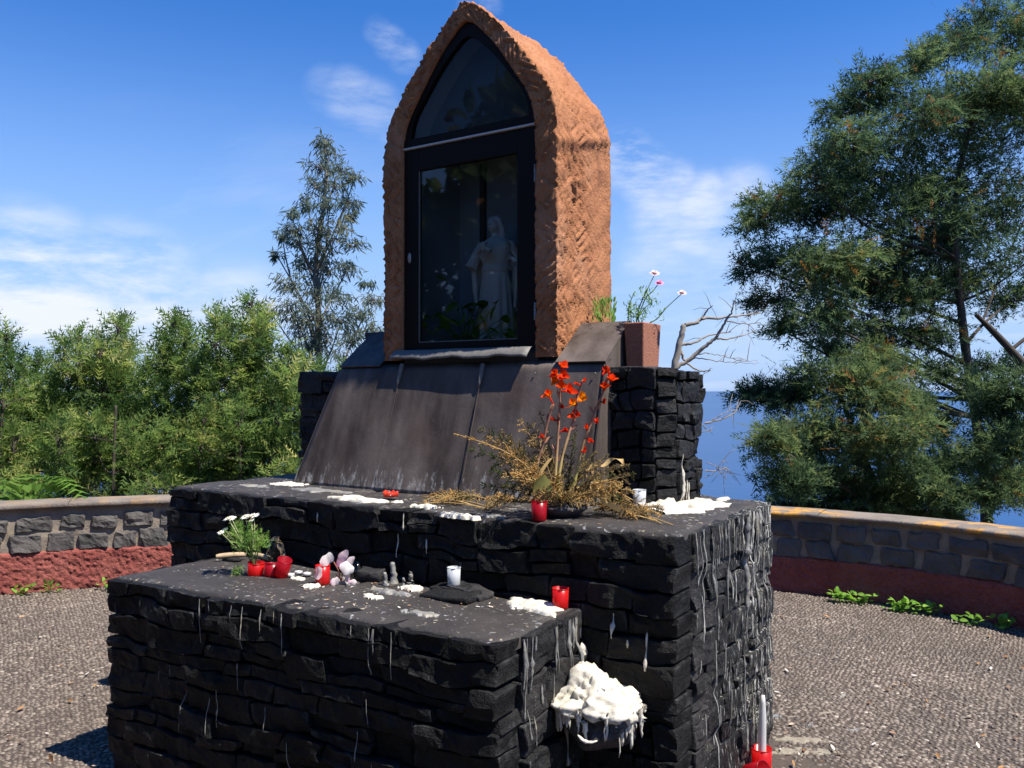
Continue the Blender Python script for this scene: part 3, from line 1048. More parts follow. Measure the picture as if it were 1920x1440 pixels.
def build_altar():
    pz = PLAT_Z - 0.004
    prism([(PX0 + .07, 0.07), (PX1 - .07, 0.07), (PX1 - .07, PY1 - .05), (1.0, 1.38), (-1.0, 1.38), (PX0 + .07, PY1 - .05)], 0, pz - 0.05, MATS['joint'], plat, 'core')

    def skip_front(x, z, w, h):
        X = PX0 + x
        return SX0 + 0.10 < X - w / 2 and X + w / 2 < SX1 - 0.10 and z + h / 2 < STEP_Z - 0.06
    n1 = masonry(plat, (PX0, 0), (PX1, 0), 0, pz, MATS['basalt_shaded'], 11, (0.055, 0.125), (0.14, 0.36), key='plat', skip=skip_front)
    n2 = masonry(plat, (PX1, 0.15), (PX1, PY1), 0, pz, MATS['basalt_sunlit'], 12, (0.08, 0.17), (0.10, 0.28), key='plat', proud=0.008, clf=0.7)
    n3 = masonry(plat, (PX0, PY1), (PX0, 0.15), 0, pz, MATS['basalt_shaded'], 13, (0.10, 0.17), (0.18, 0.42), key='plat')
    n4 = masonry(plat, (PX1, PY1), (0.9, 1.42), 0, pz, MATS['basalt_sunlit'], 14, (0.12, 0.2), (0.2, 0.4))
    n5 = masonry(plat, (0.9, 1.42), (-0.9, 1.42), 0, pz, MATS['basalt_shaded'], 15, (0.14, 0.22), (0.3, 0.5))
    n6 = masonry(plat, (-0.9, 1.42), (PX0, PY1), 0, pz, MATS['basalt_shaded'], 16, (0.14, 0.22), (0.2, 0.4))
    # slabs of the top, with a broken notch in the front edge
    nx0, nx1 = 0.14, 0.28
    T = MATS['altar_top']
    slab(plat, [(PX0 + .012, 0.022), (-0.42, 0.022), (-0.42, 1.40), (PX0 + .012, 1.20)], PLAT_Z, 0.055, T, 1)
    slab(plat, [(-0.415, 0.020), (nx0, 0.020), (nx0, 1.40), (-0.415, 1.40)], PLAT_Z - 0.002, 0.055, T, 2)
    slab(plat, [(nx0 + .004, 0.13), (nx1, 0.10), (nx1, 1.40), (nx0 + .004, 1.40)], PLAT_Z - 0.001, 0.055, T, 3)
    slab(plat, [(nx1 + .004, 0.016), (PX1 - .016, 0.020), (PX1 - .016, 1.19), (nx1 + .004, 1.40)], PLAT_Z + 0.001, 0.055, T, 4)
    # step
    prism([(SX0 + .07, SYL + .08), (SX1 - .07, SYR + .07), (SX1 - .07, 0.05), (SX0 + .07, 0.05)], 0, STEP_Z - 0.05, MATS['joint'], step, 'core')
    n7 = masonry(step, (SX0, SYL), (SX1, SYR), 0, STEP_Z - 0.004, MATS['basalt_shaded'], 21, (0.05, 0.105), (0.15, 0.42), key='step', proud=0.012)
    n8 = masonry(step, (SX1, SYR + 0.15), (SX1, -0.015), 0, STEP_Z - 0.004, MATS['basalt_sunlit'], 22, (0.09, 0.16), (0.12, 0.26), depth=0.14, key='step')
    n9 = masonry(step, (SX0, -0.015), (SX0, SYL + 0.15), 0, STEP_Z - 0.004, MATS['basalt_shaded'], 23, (0.09, 0.16), (0.16, 0.30), depth=0.14, key='step')
    slab(step, [(SX0 + .012, SYL + .020), (0.05, -0.636), (0.05, -0.017), (SX0 + .012, -0.017)], STEP_Z, 0.05, T, 5, wob=0.012)
    slab(step, [(0.053, -0.638), (SX1 - .014, SYR + .018), (SX1 - .014, -0.017), (0.053, -0.017)], STEP_Z - 0.002, 0.05, T, 6, wob=0.012)
    # plinth (its rear right corner is cut off)
    A = [(-1.27, 0.74), (1.14, 0.74), (1.22, 0.82), (1.22, 1.12), (1.05, 1.33), (-1.05, 1.36), (-1.27, 1.15)]
    prism([(-1.20, 0.80), (1.08, 0.80), (1.14, 0.86), (1.14, 1.08), (1.0, 1.27), (-1.0, 1.30), (-1.20, 1.1)], PLAT_Z - 0.02, PLIN_Z - 0.03, MATS['joint'], plin, 'core')
    U = MATS['basalt_up']
    zt = PLIN_Z
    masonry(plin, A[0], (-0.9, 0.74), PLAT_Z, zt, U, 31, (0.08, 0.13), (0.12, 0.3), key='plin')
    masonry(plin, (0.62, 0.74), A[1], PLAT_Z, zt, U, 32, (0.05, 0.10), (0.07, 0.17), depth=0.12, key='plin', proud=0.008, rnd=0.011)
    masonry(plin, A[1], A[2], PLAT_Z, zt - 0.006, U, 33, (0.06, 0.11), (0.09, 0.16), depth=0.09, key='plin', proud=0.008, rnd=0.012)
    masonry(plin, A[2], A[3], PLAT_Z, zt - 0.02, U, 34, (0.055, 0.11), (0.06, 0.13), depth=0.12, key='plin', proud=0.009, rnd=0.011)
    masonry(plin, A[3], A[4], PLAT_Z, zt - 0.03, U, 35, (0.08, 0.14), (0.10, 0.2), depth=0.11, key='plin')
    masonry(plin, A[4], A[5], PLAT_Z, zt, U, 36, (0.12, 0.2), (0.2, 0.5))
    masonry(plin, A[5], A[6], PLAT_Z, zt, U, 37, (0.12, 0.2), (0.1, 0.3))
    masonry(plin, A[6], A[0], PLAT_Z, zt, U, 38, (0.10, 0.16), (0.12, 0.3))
    slab(plin, [(-1.22, 0.80), (1.13, 0.80), (1.13, 1.12), (-1.22, 1.25)], zt - 0.012, 0.05, MATS['altar_top'], 7)
    print('stones', n1, n2, n3, n7, n8, n9)


build_altar()


def bvh(key):
    V, F, n = [], [], 0
    for co, polys in STONES[key]:
        V += [tuple(c) for c in co]
        F += [tuple(i + n for i in p) for p in polys]
        n += len(co)
    return BVHTree.FromPolygons(V, F)


# ------------------------------------------------------------------ wax
def wax_patch(parent, cx, cy, rx, ry, z, h, seed, mat='wax', name='wax_spill', rot=0.0, res=44, rag=0.55, lump=0.5):
    u = np.linspace(-1.35, 1.35, res)
    A, B = np.meshgrid(u, u, indexing='ij')
    P = np.stack([A.ravel() * rx, B.ravel() * ry, np.zeros(A.size)], -1)
    f = 1 - np.hypot(A, B).ravel() + rag * fbm(P * (1.6 / max(rx, ry)) * 2 + seed, seed, 4)
    hh = h * np.clip(f, 0, 1) ** 0.6 * (1 + lump * fbm(P * 22, seed + 2, 3)) + 0.0015
    z3 = np.where(f > 0, hh, -0.012)
    c, s = math.cos(rot), math.sin(rot)
    V = np.stack([cx + P[:, 0] * c - P[:, 1] * s, cy + P[:, 0] * s + P[:, 1] * c, z + z3], -1)
    F = grid_faces(res, res)
    keep = (f[F] > 0).any(1)
    F = F[keep]
    used = np.unique(F); mp = -np.ones(len(V), int); mp[used] = np.arange(len(used))
    return link(name, mesh(V[used], mp[F], MATS[mat], True), parent)


def drip(parent, tree, origin, direction, slide, ztop, zbot, seed, r0=0.006, mat='wax_dirty', name='wax_drip'):
    """wax run: walks down the face of the stones"""
    rg = np.random.default_rng(seed)
    o = Vector(origin); d = Vector(direction); sl_ = Vector(slide)
    pts, rad = [], []
    z = ztop
    off = 0.0
    last = None
    while z > zbot:
        p = o + sl_ * off
        hit = tree.ray_cast(Vector((p.x, p.y, z)) - d * 0.5, d, 1.0)
        if hit[0] is not None:
            q = hit[0] - d * 0.001
            if last is not None:
                q.z = z
            pts.append(q); last = q
            f = (ztop - z) / (ztop - zbot)
            rad.append(r0 * (0.55 + 0.5 * rg.random() + 0.35 * math.sin(f * 9 + seed)) * (1 if f < 0.9 else 1.35))
        off += rg.normal(0, 0.0005)
        z -= 0.016
    if len(pts) < 3:
        return
    dep = np.array([p.dot(d) for p in pts])
    k_ = len(dep)
    sm_ = np.array([dep[max(0, i - 2):i + 3].min() for i in range(k_)])
    sm_ = np.array([sm_[max(0, i - 1):i + 2].mean() for i in range(k_)])
    pts = [p + d * (sm_[i] - dep[i]) for i, p in enumerate(pts)]
    wk = np.cumsum(rg.normal(0, 0.35, k_)); wk = np.exp(np.clip(wk - wk.mean(), -1.1, 0.35))
    bead = 1 + 0.9 * (rg.random(k_) < 0.10)
    rad = list(np.array(rad) * bead * wk)
    rad[0] *= 0.6; rad[-1] *= 0.5
    b = MB().tube(pts, np.clip(rad, 0.0015, 0.03), 6)
    b.build(name, MATS[mat], parent)


def build_wax():
    tp, ts, tu = bvh('plat'), bvh('step'), bvh('plin')
    rg = np.random.default_rng(77)
    # right flank of the platform: many runs from the top edge
    for k in range(64):
        y = 0.10 + (PY1 - 0.14) * (rg.random() ** 0.8)
        top = PLAT_Z - 0.01 if rg.random() < 0.35 else rg.uniform(0.35, 1.2)
        ln = rg.uniform(0.04, 0.20) if rg.random() < 0.85 else rg.uniform(0.2, 0.45)
        drip(plat, tp, (PX1, y, 0), (-1, 0, 0), (0, 1, 0), top, max(0.05, top - ln), 100 + k, rg.uniform(0.0012, 0.0036), 'wax_dirty' if k % 3 else 'wax_grey')
    for y, ln, r in ((0.78, 1.1, 0.009), (0.80, 0.45, 0.007), (0.36, 0.3, 0.0045), (0.55, 0.42, 0.005), (0.95, 0.5, 0.006), (1.06, 0.6, 0.005)):
        drip(plat, tp, (PX1, y, 0), (-1, 0, 0), (0, 1, 0), PLAT_Z - 0.005, PLAT_Z - ln, int(y * 999), r, 'wax_dirty')
    # step: thin runs on the front, thicker on its right flank
    for k in range(22):
        x = rg.uniform(-0.55, 0.75)
        top = STEP_Z - 0.02 if rg.random() < 0.5 else rg.uniform(0.35, 0.8)
        drip(step, ts, (x, SYR, 0), (0, 1, 0), (1, 0, 0), top, top - rg.uniform(0.05, 0.20), 300 + k, rg.uniform(0.0010, 0.0024), 'wax_dirty')
    for k in range(16):
        y = rg.uniform(-0.45, -0.06)
        top = STEP_Z - 0.02 if rg.random() < 0.6 else rg.uniform(0.4, 0.8)
        drip(step, ts, (SX1, y, 0), (-1, 0, 0), (0, 1, 0), top, top - rg.uniform(0.06, 0.32), 400 + k, rg.uniform(0.002, 0.006), 'wax_dirty')
    # platform front
    for k, (px, py, ln) in enumerate(((745, 1000, 0.12), (805, 1010, 0.08), (600, 960, 0.05), (760, 955, 0.10), (1215, 1185, 0.16), (1180, 1190, 0.06), (1150, 1150, 0.1), (1090, 1150, .1))):
        p = on_y(px, py, 0.0)
        drip(plat, tp, (p.x, 0, 0), (0, 1, 0), (1, 0, 0), p.z, p.z - ln, 500 + k, 0.004, 'wax')
    # plinth, right
    for k, (px, py, ln, r) in enumerate(((1240, 850, 0.20, 0.006), (1235, 905, 0.14, 0.006), (1262, 900, 0.14, 0.005), (1285, 900, 0.12, 0.005), (1303, 905, 0.1, 0.004))):
        p = at(px, py, 4.18)
        drip(plin, tu, (1.22, p.y, 0), (-1, 0, 0), (0, 1, 0), p.z, max(PLAT_Z, p.z - ln), 600 + k, r, 'wax')
    # puddles on the tops
    def pud(parent, px, py, zt, rx, ry, h, seed, mat='wax', **kw):
        p = on_z(px, py, zt)
        return wax_patch(parent, p.x, p.y, rx, ry, zt + 0.001, h, seed, mat, **kw)
    pud(plat, 1300, 946, PLAT_Z, 0.13, 0.27, 0.020, 1, rot=0.1)
    pud(plat, 1235, 952, PLAT_Z, 0.10, 0.12, 0.030, 2)
    pud(plat, 680, 938, PLAT_Z, 0.17, 0.055, 0.018, 3)
    pud(plat, 600, 920, PLAT_Z, 0.20, 0.06, 0.005, 4, 'wax_dirty')
    pud(plat, 545, 908, PLAT_Z, 0.10, 0.07, 0.008, 8)
    pud(plat, 862, 967, PLAT_Z, 0.10, 0.022, 0.010, 5)
    pud(plat, 925, 968, PLAT_Z, 0.08, 0.025, 0.006, 6, 'wax_dirty')
    pud(plat, 800, 950, PLAT_Z, 0.08, 0.03, 0.010, 7)
    pud(plat, 480, 912, PLAT_Z, 0.10, 0.05, 0.003, 9, 'wax_dirty')
    pud(step, 1005, 1137, STEP_Z, 0.13, 0.075, 0.014, 11, rot=-0.3)
    pud(step, 730, 1112, STEP_Z, 0.10, 0.03, 0.016, 12, 'wax_dirty')
    pud(step, 775, 1105, STEP_Z, 0.06, 0.03, 0.022, 13)
    pud(step, 700, 1120, STEP_Z, 0.05, 0.025, 0.010, 14)
    pud(step, 585, 1100, STEP_Z, 0.04, 0.03, 0.010, 15)
    pud(step, 640, 1090, STEP_Z, 0.05, 0.03, 0.012, 16, 'wax_dirty')
    pud(step, 560, 1085, STEP_Z, 0.04, 0.02, 0.006, 17)
    pud(step, 790, 1150, STEP_Z, 0.07, 0.025, 0.003, 18, 'wax_dirty')
    # columns of wax against the platform front behind the step
    for k, (px, py, hh, r) in enumerate(((738, 1092, 0.095, 0.016), (722, 1096, 0.06, 0.012), (770, 1095, 0.06, 0.013), (757, 1098, 0.04, 0.008))):
        p = on_z(px, py, STEP_Z)
        rg2 = np.random.default_rng(k)
        pts = [(p.x + rg2.normal(0, .003), p.y + rg2.normal(0, .003), STEP_Z - 0.005 + hh * f) for f in np.linspace(0, 1, 8)]
        MB().tube(pts, r * np.array([1.5, 1.1, 0.9, 0.8, 0.85, 0.75, 0.8, 0.6]), 8).build('wax_stump', MATS['wax_dirty'], step)
    # floor at the right of the platform
    p = on_z(1520, 1405, 0.0)
    for k, (px, py, rx, ry, h) in enumerate(((1500, 1388, .10, .035, .005), (1530, 1412, .09, .03, .004), (1475, 1410, .07, .03, .004), (1550, 1338, .05, .012, .004), (1518, 1362, .022, .014, .008), (1600, 1370, .03, .012, .003), (1455, 1345, .03, .02, .006), (1580, 1305, .03, .012, .003))):
        p = on_z(px, py, 0.0)
        wax_patch(struct_floor(), p.x, p.y, rx, ry, 0.004, h, 21 + k, 'wax_ground' if k < 4 else 'wax_dirty', rot=YAW + .1 * k, rag=.8)


def struct_floor():
    return bpy.data.objects['paving']


build_wax()


# rock under a heap of wax in the corner
def noise_ball(c, r, seed, res=(28, 18), amp=0.18, fr=2.2, tint=0.5):
    th = np.arange(res[0]) / res[0] * 2 * math.pi
    ph = np.linspace(0.02, math.pi - 0.02, res[1])
    T, Pp = np.meshgrid(th, ph, indexing='ij')
    D = np.stack([np.cos(T) * np.sin(Pp), np.sin(T) * np.sin(Pp), np.cos(Pp)], -1).reshape(-1, 3)
    k = 1 + amp * fbm(D * fr + seed, seed, 3)
    V = D * k[:, None] * np.array(r) + np.array(c)
    return V, grid_faces(res[0], res[1], True)[:, ::-1], D


def build_wax_rock():
    c = at(1118, 1340, 3.24)
    c.y = -0.13
    root = thing('wax_covered_rock', 'rough dark rock jutting from the wall corner, capped with melted white wax', 'rock', c)
    V, F, D = noise_ball(c, (0.155, 0.16, 0.115), 4.2, (36, 22), 0.22)
    link('rock_body', mesh(V, F, MATS['rock'], True), root)
    # wax cap: upper shell, lumpy, climbing into the corner
    V2, F2, D2 = noise_ball(c, (0.165, 0.168, 0.122), 4.2, (96, 60), 0.22)
    edge = 0.16 + 0.20 * vnoise(np.stack([D2[:, 0] * 5, D2[:, 1] * 5, np.zeros(len(D2))], -1), 8) + 0.10 * vnoise(D2 * 14, 3)
    lump = fbm(D2 * 4.5, 9, 3) + 0.55 * fbm(D2 * 13, 4, 3)
    up = np.clip((D2[:, 2] - edge), -0.3, 1)
    sm = np.clip(up / 0.10 + 0.5, 0, 1)
    V2 = V2 + D2 * ((0.006 + 0.013 * lump) * sm - 0.030 * (1 - sm))[:, None]
    pk = np.exp(-(((V2[:, 0] - (c.x - 0.08)) / 0.055) ** 2 + ((V2[:, 1] - (c.y + 0.05)) / 0.09) ** 2))
    V2[:, 2] += np.where(D2[:, 2] > 0.2, pk * 0.075 * D2[:, 2], 0)
    V2[:, 0] = c.x + (V2[:, 0] - c.x) * 1.06
    keep = (D2[F2][:, :, 2] > edge[F2] - 0.25).all(1)
    F3 = F2[keep]
    us = np.unique(F3); mp = -np.ones(len(V2), int); mp[us] = np.arange(len(us))
    link('wax_cap', mesh(V2[us], mp[F3], MATS['wax'], True), root)
    rg = np.random.default_rng(3)
    for k in range(46):
        a = rg.uniform(-2.9, 0.5)
        x, y = c.x + 0.168 * math.cos(a), c.y + 0.160 * math.sin(a)
        ln = rg.uniform(0.03, 0.10) * (1.35 if abs(a + 0.3) < 0.5 or a < -2.2 else 0.8)
        z = c.z + 0.035 + 0.012 * rg.normal()
        pts = [(x + rg.normal(0, .0015), y + rg.normal(0, .0015), z - ln * f) for f in np.linspace(0, 1, 7)]
        r = rg.uniform(0.003, 0.009)
        MB().tube(pts, r * np.array([1.1, 1.0, 0.9, 0.8, 0.7, 0.75, 0.35]), 7).build('wax_icicle', MATS['wax'], root)
    pts = spline([at(1083, 1378, 3.10), at(1094, 1389, 3.09), at(1108, 1392, 3.09), at(1120, 1389, 3.10)], 10)
    MB().tube(pts, [0.002, 0.005, 0.007, 0.006, 0.008, 0.005, 0.006, 0.004, 0.004, 0.002], 8).build('wax_lump', MATS['wax'], root)
    # smear of wax up in the corner
    q = at(1097, 1235, 3.33)
    V, F, D = noise_ball((SX1 + 0.02, -0.03, q.z), (0.014, 0.022, 0.032), 7.7, (16, 12), 0.3)
    link('wax_lump', mesh(V, F, MATS['wax'], True), root)


build_wax_rock()


# ------------------------------------------------------------------ metal apron with side hoods
def build_apron():
    root = thing('metal_apron', 'stained brown sheet metal apron sloping below the shrine door', 'apron', (-0.05, 0.6, PLAT_Z))
    m = MATS['metal']
    BL, BR = np.array([-1.075, 0.50, PLAT_Z - 0.002]), np.array([0.89, 0.505, PLAT_Z - 0.002])
    TL, TR = np.array([-0.885, 0.69, 1.905]), np.array([0.894, 0.692, 1.905])
    nu, nv = 64, 40
    V = []
    rg = np.random.default_rng(2)
    for i in range(nu):
        u = i / (nu - 1)
        for j in range(nv):
            t = j / (nv - 1)
            if t < 0.86:
                s = t / 0.86
                p = (BL * (1 - u) + BR * u) * (1 - s) + (TL * (1 - u) + TR * u) * s
            else:
                s = (t - 0.86) / 0.14                      # rolled over the top edge
                p = TL * (1 - u) + TR * u
                a = s * 1.45
                p = p + np.array([0, 0.035 * s * 1.4 + 0.02 * math.sin(a), 0.035 * math.sin(a)])
            V.append(p)
    V = np.array(V)
    V[:, 1] += 0.006 * fbm(V * np.array([2.2, 2, 1.4]), 4, 2)
    me = mesh(V, grid_faces(nu, nv), m, True)
    o = link('front_sheet', me, root)
    sm = o.modifiers.new('thick', 'SOLIDIFY'); sm.thickness = 0.004; sm.offset = -1
    # standing seams
    for (pt, pb) in (((748, 682), (712, 900)), ((900, 682), (872, 905))):
        A = on_y(pt[0], pt[1], 0.662); B = on_y(pb[0], pb[1], 0.55)
        pts = spline([A, A.lerp(B, .3), A.lerp(B, .6), B], 22)
        f = (pts[:, 2] - BL[2]) / (TL[2] - BL[2])
        pts[:, 1] = BL[1] * (1 - f) + TL[1] * f - 0.001
        rad = 0.0024 * (1 + 0.25 * rg.normal(size=22)); rad = np.clip(rad, 0.0015, 0.004)
        MB().tube(pts, rad, 6).build('seam', m, root)
        # torn patch of bare lead at the head of the seam
        pts2 = pts[:6] - np.array([0, 0.004, 0])
        MB().tube(pts2, [0.012, 0.014, 0.012, 0.013, 0.009, 0.003], 6).build('seam_patch', MATS['metal_bare'], root)
    # closed sides
    b = MB().hexa([BR + [0.002, -0.004, 0], BR + [0.010, -0.004, 0], BR + [0.010, 0.21, 0], BR + [0.002, 0.21, 0],
                   TR + [0.002, -0.002, 0.012], TR + [0.010, -0.002, 0.012], TR + [0.010, 0.09, 0.012], TR + [0.002, 0.09, 0.012]])
    b.build('side_sheet', m, root, False)
    b = MB().hexa([BL + [-0.008, 0.002, 0], BL + [0, 0.002, 0], BL + [0, 0.21, 0], BL + [-0.008, 0.21, 0],
                   TL + [-0.008, 0.002, 0], TL + [0, 0.002, 0], TL + [0, 0.09, 0], TL + [-0.008, 0.09, 0]])
    b.build('side_sheet', m, root, False)
    # hoods either side of the shrine: sloped lid and upright cheeks
    for (x0, x1) in ((0.615, 0.898), (-0.885, -0.565)):
        ya, yb, za, zb = 0.692, 0.97, 1.921, 2.135
        MB().hexa([(x0, ya, za), (x1, ya, za), (x1, yb, zb), (x0, yb, zb),
                   (x0, ya - .004, za + .006), (x1, ya - .004, za + .006), (x1, yb, zb + .007), (x0, yb, zb + .007)]).build('hood_lid', m, root, False)
        xc = x1 if x1 > 0 else x0
        s = 1 if x1 > 0 else -1
        xa, xb = sorted((xc - 0.004 * s, xc - 0.010 * s))
        MB().hexa([(xa, ya + .012, 1.90), (xb, ya + .012, 1.90), (xb, 1.10, 1.90), (xa, 1.10, 1.90),
                   (xa, ya + .012, za + .002), (xb, ya + .012, za + .002), (xb, yb, zb - .004), (xa, yb, zb - .004)]).build('hood_cheek', m, root, False)
        MB().hexa([(x0, yb, 1.90), (x1, yb, 1.90), (x1, yb + .006, 1.90), (x0, yb + .006, 1.90),
                   (x0, yb, zb - .002), (x1, yb, zb - .002), (x1, yb + .006, zb - .002), (x0, yb + .006, zb - .002)]).build('hood_back', m, root, False)
    for (px, py) in ((916, 708), (1113, 700), (1000, 700), (650, 700)):
        p = on_y(px, py, 0.66)
        f = (p.z - BL[2]) / (TL[2] - BL[2]); p.y = BL[1] * (1 - f) + TL[1] * f - 0.004
        MB().lathe([(0.0005, 0.004), (0.004, 0.003), (0.005, -0.002)], p, 8, Matrix.Rotation(R(90), 4, 'X')).build('rivet', MATS['metal_bare'], root)


build_apron()

# ------------------------------------------------------------------ the shrine
NX, HW, HWI = 0.025, 0.585, 0.452
NY0, NY1 = 0.72, 1.33
NZB, NZS, NZA = 1.955, 3.17, 3.92
AF = [(0, 1.0), (0.14, 0.965), (0.27, 0.895), (0.49, 0.69), (0.74, 0.43), (0.91, 0.20), (0.975, 0.09), (1.0, 0.0)]


def arch_path(hw, zb, zs, za, n_leg, n_arc):
    """right foot up to the apex and down to the left foot: (x, z)"""
    tz = np.linspace(0, 1, 60)
    prof = spline([(f, w, 0) for f, w in AF], 80)
    # resample the arc evenly
    seg = np.concatenate([[0], np.cumsum(np.hypot(np.diff(prof[:, 0] * (za - zs)), np.diff(prof[:, 1] * hw)))])
    t = np.linspace(0, seg[-1], n_arc)
    fz = np.interp(t, seg, prof[:, 0]); fw = np.interp(t, seg, prof[:, 1])
    right = [(hw, z) for z in np.linspace(zb, zs, n_leg)[:-1]] + [(hw * max(w, 0), zs + (za - zs) * f) for f, w in zip(fz, fw)]
    left = [(-x, z) for x, z in right[::-1][1:]]
    P = np.array(right + left)
    P[:, 0] += NX
    return P


def build_shrine():
    root = thing('shrine', 'orange carved stone shrine with pointed arch and dark glazed door', 'shrine', (NX, 1.0, NZB))
    nl, na = 105, 90
    outer = arch_path(HW, NZB, NZS, NZA, nl, na)
    inner = arch_path(HWI, NZB, NZS, NZA - 0.105, nl, na)
    n = len(outer)
    cols = []
    tags = []
    wlen = []
    for k in range(4):                                   # jamb
        y = NY0 + 0.09 * (1 - k / 4)
        cols.append(np.stack([inner[:, 0], np.full(n, y), inner[:, 1]], -1)); tags.append(0); wlen.append(-0.09 * (1 - k / 4))
    for k in range(13):                                  # front band
        f = k / 12
        c = inner * (1 - f) + outer * f
        cols.append(np.stack([c[:, 0], np.full(n, NY0), c[:, 1]], -1)); tags.append(1); wlen.append(0.13 * f)
    for k in range(1, 56):                               # flank
        f = k / 55
        c = outer.copy()
        cols.append(np.stack([c[:, 0], np.full(n, NY0 + (NY1 - NY0) * f), c[:, 1]], -1)); tags.append(2); wlen.append(0.13 + (NY1 - NY0) * f)
    for k in range(1, 5):                                # rear band
        f = k / 4
        c = outer * (1 - f) + inner * f
        cols.append(np.stack([c[:, 0], np.full(n, NY1), c[:, 1]], -1)); tags.append(3); wlen.append(0.13 + NY1 - NY0 + .13 * f)
    G = np.stack(cols, 1)                                # n, m, 3
    m = G.shape[1]
    s = np.concatenate([[0], np.cumsum(np.linalg.norm(np.diff(outer, axis=0), axis=1))])
    S, Wd = np.meshgrid(s, np.array(wlen), indexing='ij')
    du = np.gradient(G, axis=0); dv = np.gradient(G, axis=1)
    N = np.cross(du, dv); N /= np.linalg.norm(N, axis=2)[..., None] + 1e-9
    cen = np.array([NX, 1.0, 2.9])
    fl = np.sign(((G - cen) * N).sum(2)); tg = np.array(tags)
    N[:, tg == 2] *= np.where(fl[:, tg == 2] < 0, -1, 1)[..., None]
    N[:, tg == 1] = (0, -1, 0); N[:, tg == 3] = (0, 1, 0); N[:, tg == 0] = 0
    # blend the normals at the arris
    k = 4 + 12
    N[:, k] = N[:, k] * 0.6 + N[:, k + 2] * 0.6
    # chisel strokes: patches of parallel grooves, turning from patch to patch
    rg = np.random.default_rng(9)
    nc = 420
    cs = np.stack([rg.uniform(0, s[-1], nc), rg.uniform(-0.1, 1.0, nc)], -1)
    ca = rg.choice([-1, 1], nc) * rg.uniform(0.5, 1.05, nc); cp = rg.uniform(0, 6.28, nc); cf = rg.uniform(150, 230, nc)
    Q = np.stack([S.ravel(), Wd.ravel()], -1)
    Qj = Q + 0.03 * np.stack([vnoise(np.stack([Q[:, 0] * 14, Q[:, 1] * 14, 0 * Q[:, 0]], -1), 1), vnoise(np.stack([Q[:, 0] * 14, Q[:, 1] * 14, 0 * Q[:, 0]], -1), 2)], -1)
    idx = np.empty(len(Q), int)
    for a in range(0, len(Q), 8000):
        dd = ((Qj[a:a + 8000, None, :] - cs[None]) ** 2).sum(2)
        idx[a:a + 8000] = dd.argmin(1)
    al = Q[:, 0] * np.cos(ca[idx]) + Q[:, 1] * np.sin(ca[idx])
    ac = -Q[:, 0] * np.sin(ca[idx]) + Q[:, 1] * np.cos(ca[idx])
    wob = vnoise(np.stack([al * 12, ac * 12, 0 * al], -1), 5)
    ph = ac * cf[idx] + cp[idx] + wob * 1.6
    st = 1 - 2 * np.abs(np.sin(ph * 0.5))
    brk = np.clip(vnoise(np.stack([al * 18, ac * 60, 0 * al], -1), 7) + 0.45, 0, 1)
    P3 = G.reshape(-1, 3)
    big = fbm(P3 * 3.2, 2, 2); mid = fbm(P3 * 13, 3, 3)
    smoothback = np.clip((Wd.ravel() - 0.40) / 0.15, 0, 1) * np.clip((3.3 - P3[:, 2]) / 0.3, 0, 1) * 0.75
    disp = 0.0130 * st * brk * (1 - smoothback) + 0.006 * big + 0.006 * mid
    # faint hip at the springing of the arch
    disp += 0.014 * np.exp(-((P3[:, 2] - (3.06 + 0.25 * np.clip(Wd.ravel() - 0.13, 0, 1))) / 0.04) ** 2) * (Wd.ravel() > 0.13)
    V = P3 + N.reshape(-1, 3) * disp[:, None]
    F = grid_faces(n, m)
    f0 = F[len(F) // 4]
    link('arch_shell', mesh(V, F, MATS['plaster'], True), root)

    # inside: lining and back wall, all behind the door plane
    lin = arch_path(HWI - 0.004, NZB + 0.004, NZS, NZA - 0.115, 10, 40)
    nn = len(lin)
    ys = [NY0 + 0.085, 1.0, NY1 - 0.05]
    Vl = np.array([[x, y, z] for x, z in lin for y in ys])
    link('lining', mesh(Vl, grid_faces(nn, 3), MATS['inner_wall'], True), root)
    Vb = np.array([[x, NY1 - 0.05, z] for x, z in lin])
    link('back_wall', mesh(Vb, [list(range(nn))], MATS['inner_wall'], False), root)
    MB().box((NX - HWI, NY0 + 0.03, NZB - 0.04), (NX + HWI, NY1 - 0.04, NZB + 0.03)).build('floor_slab', MATS['inner_dark'], root, False)
    # a darker upright board on the back wall
    MB().box((-0.245, NY1 - 0.085, NZB + 0.03), (-0.215, NY1 - 0.052, 3.18)).build('back_batten', MATS['inner_dark'], root, False)

    BF = MATS['black_frame']
    yf = NY0 + 0.022
    # upper light: framed panel of dark glass
    zt = 3.175
    tr = arch_path(HWI - 0.002, zt, NZS + 0.05, NZA - 0.112, 4, 40)
    tr = tr[(tr[:, 1] >= zt)]
    ti = arch_path(HWI - 0.050, zt + 0.045, NZS + 0.06, NZA - 0.185, 4, 40)
    ti = ti[:len(tr)] if len(ti) >= len(tr) else tr
    nt_ = len(tr)
    V = []
    for (P, y) in ((ti, yf + 0.03), (ti, yf), (tr, yf), (tr, yf + 0.03)):
        V.append(np.stack([P[:nt_, 0], np.full(nt_, y), P[:nt_, 1]], -1))
    V = np.concatenate(V)
    F = []
    for a in range(3):
        for i in range(nt_ - 1):
            F.append([a * nt_ + i, (a + 1) * nt_ + i, (a + 1) * nt_ + i + 1, a * nt_ + i + 1])
    up = link('fanlight_frame', mesh(V, F, BF, False), root)
    Vg = np.stack([ti[:, 0], np.full(len(ti), yf + 0.018), ti[:, 1]], -1)
    link('pane', mesh(Vg, [list(range(len(ti)))], MATS['glass'], False), up)
    Vk = np.stack([ti[:, 0], np.full(len(ti), yf + 0.16), ti[:, 1]], -1)
    link('backing_panel', mesh(Vk, [list(range(len(ti)))], MATS['inner_dark'], False), up)
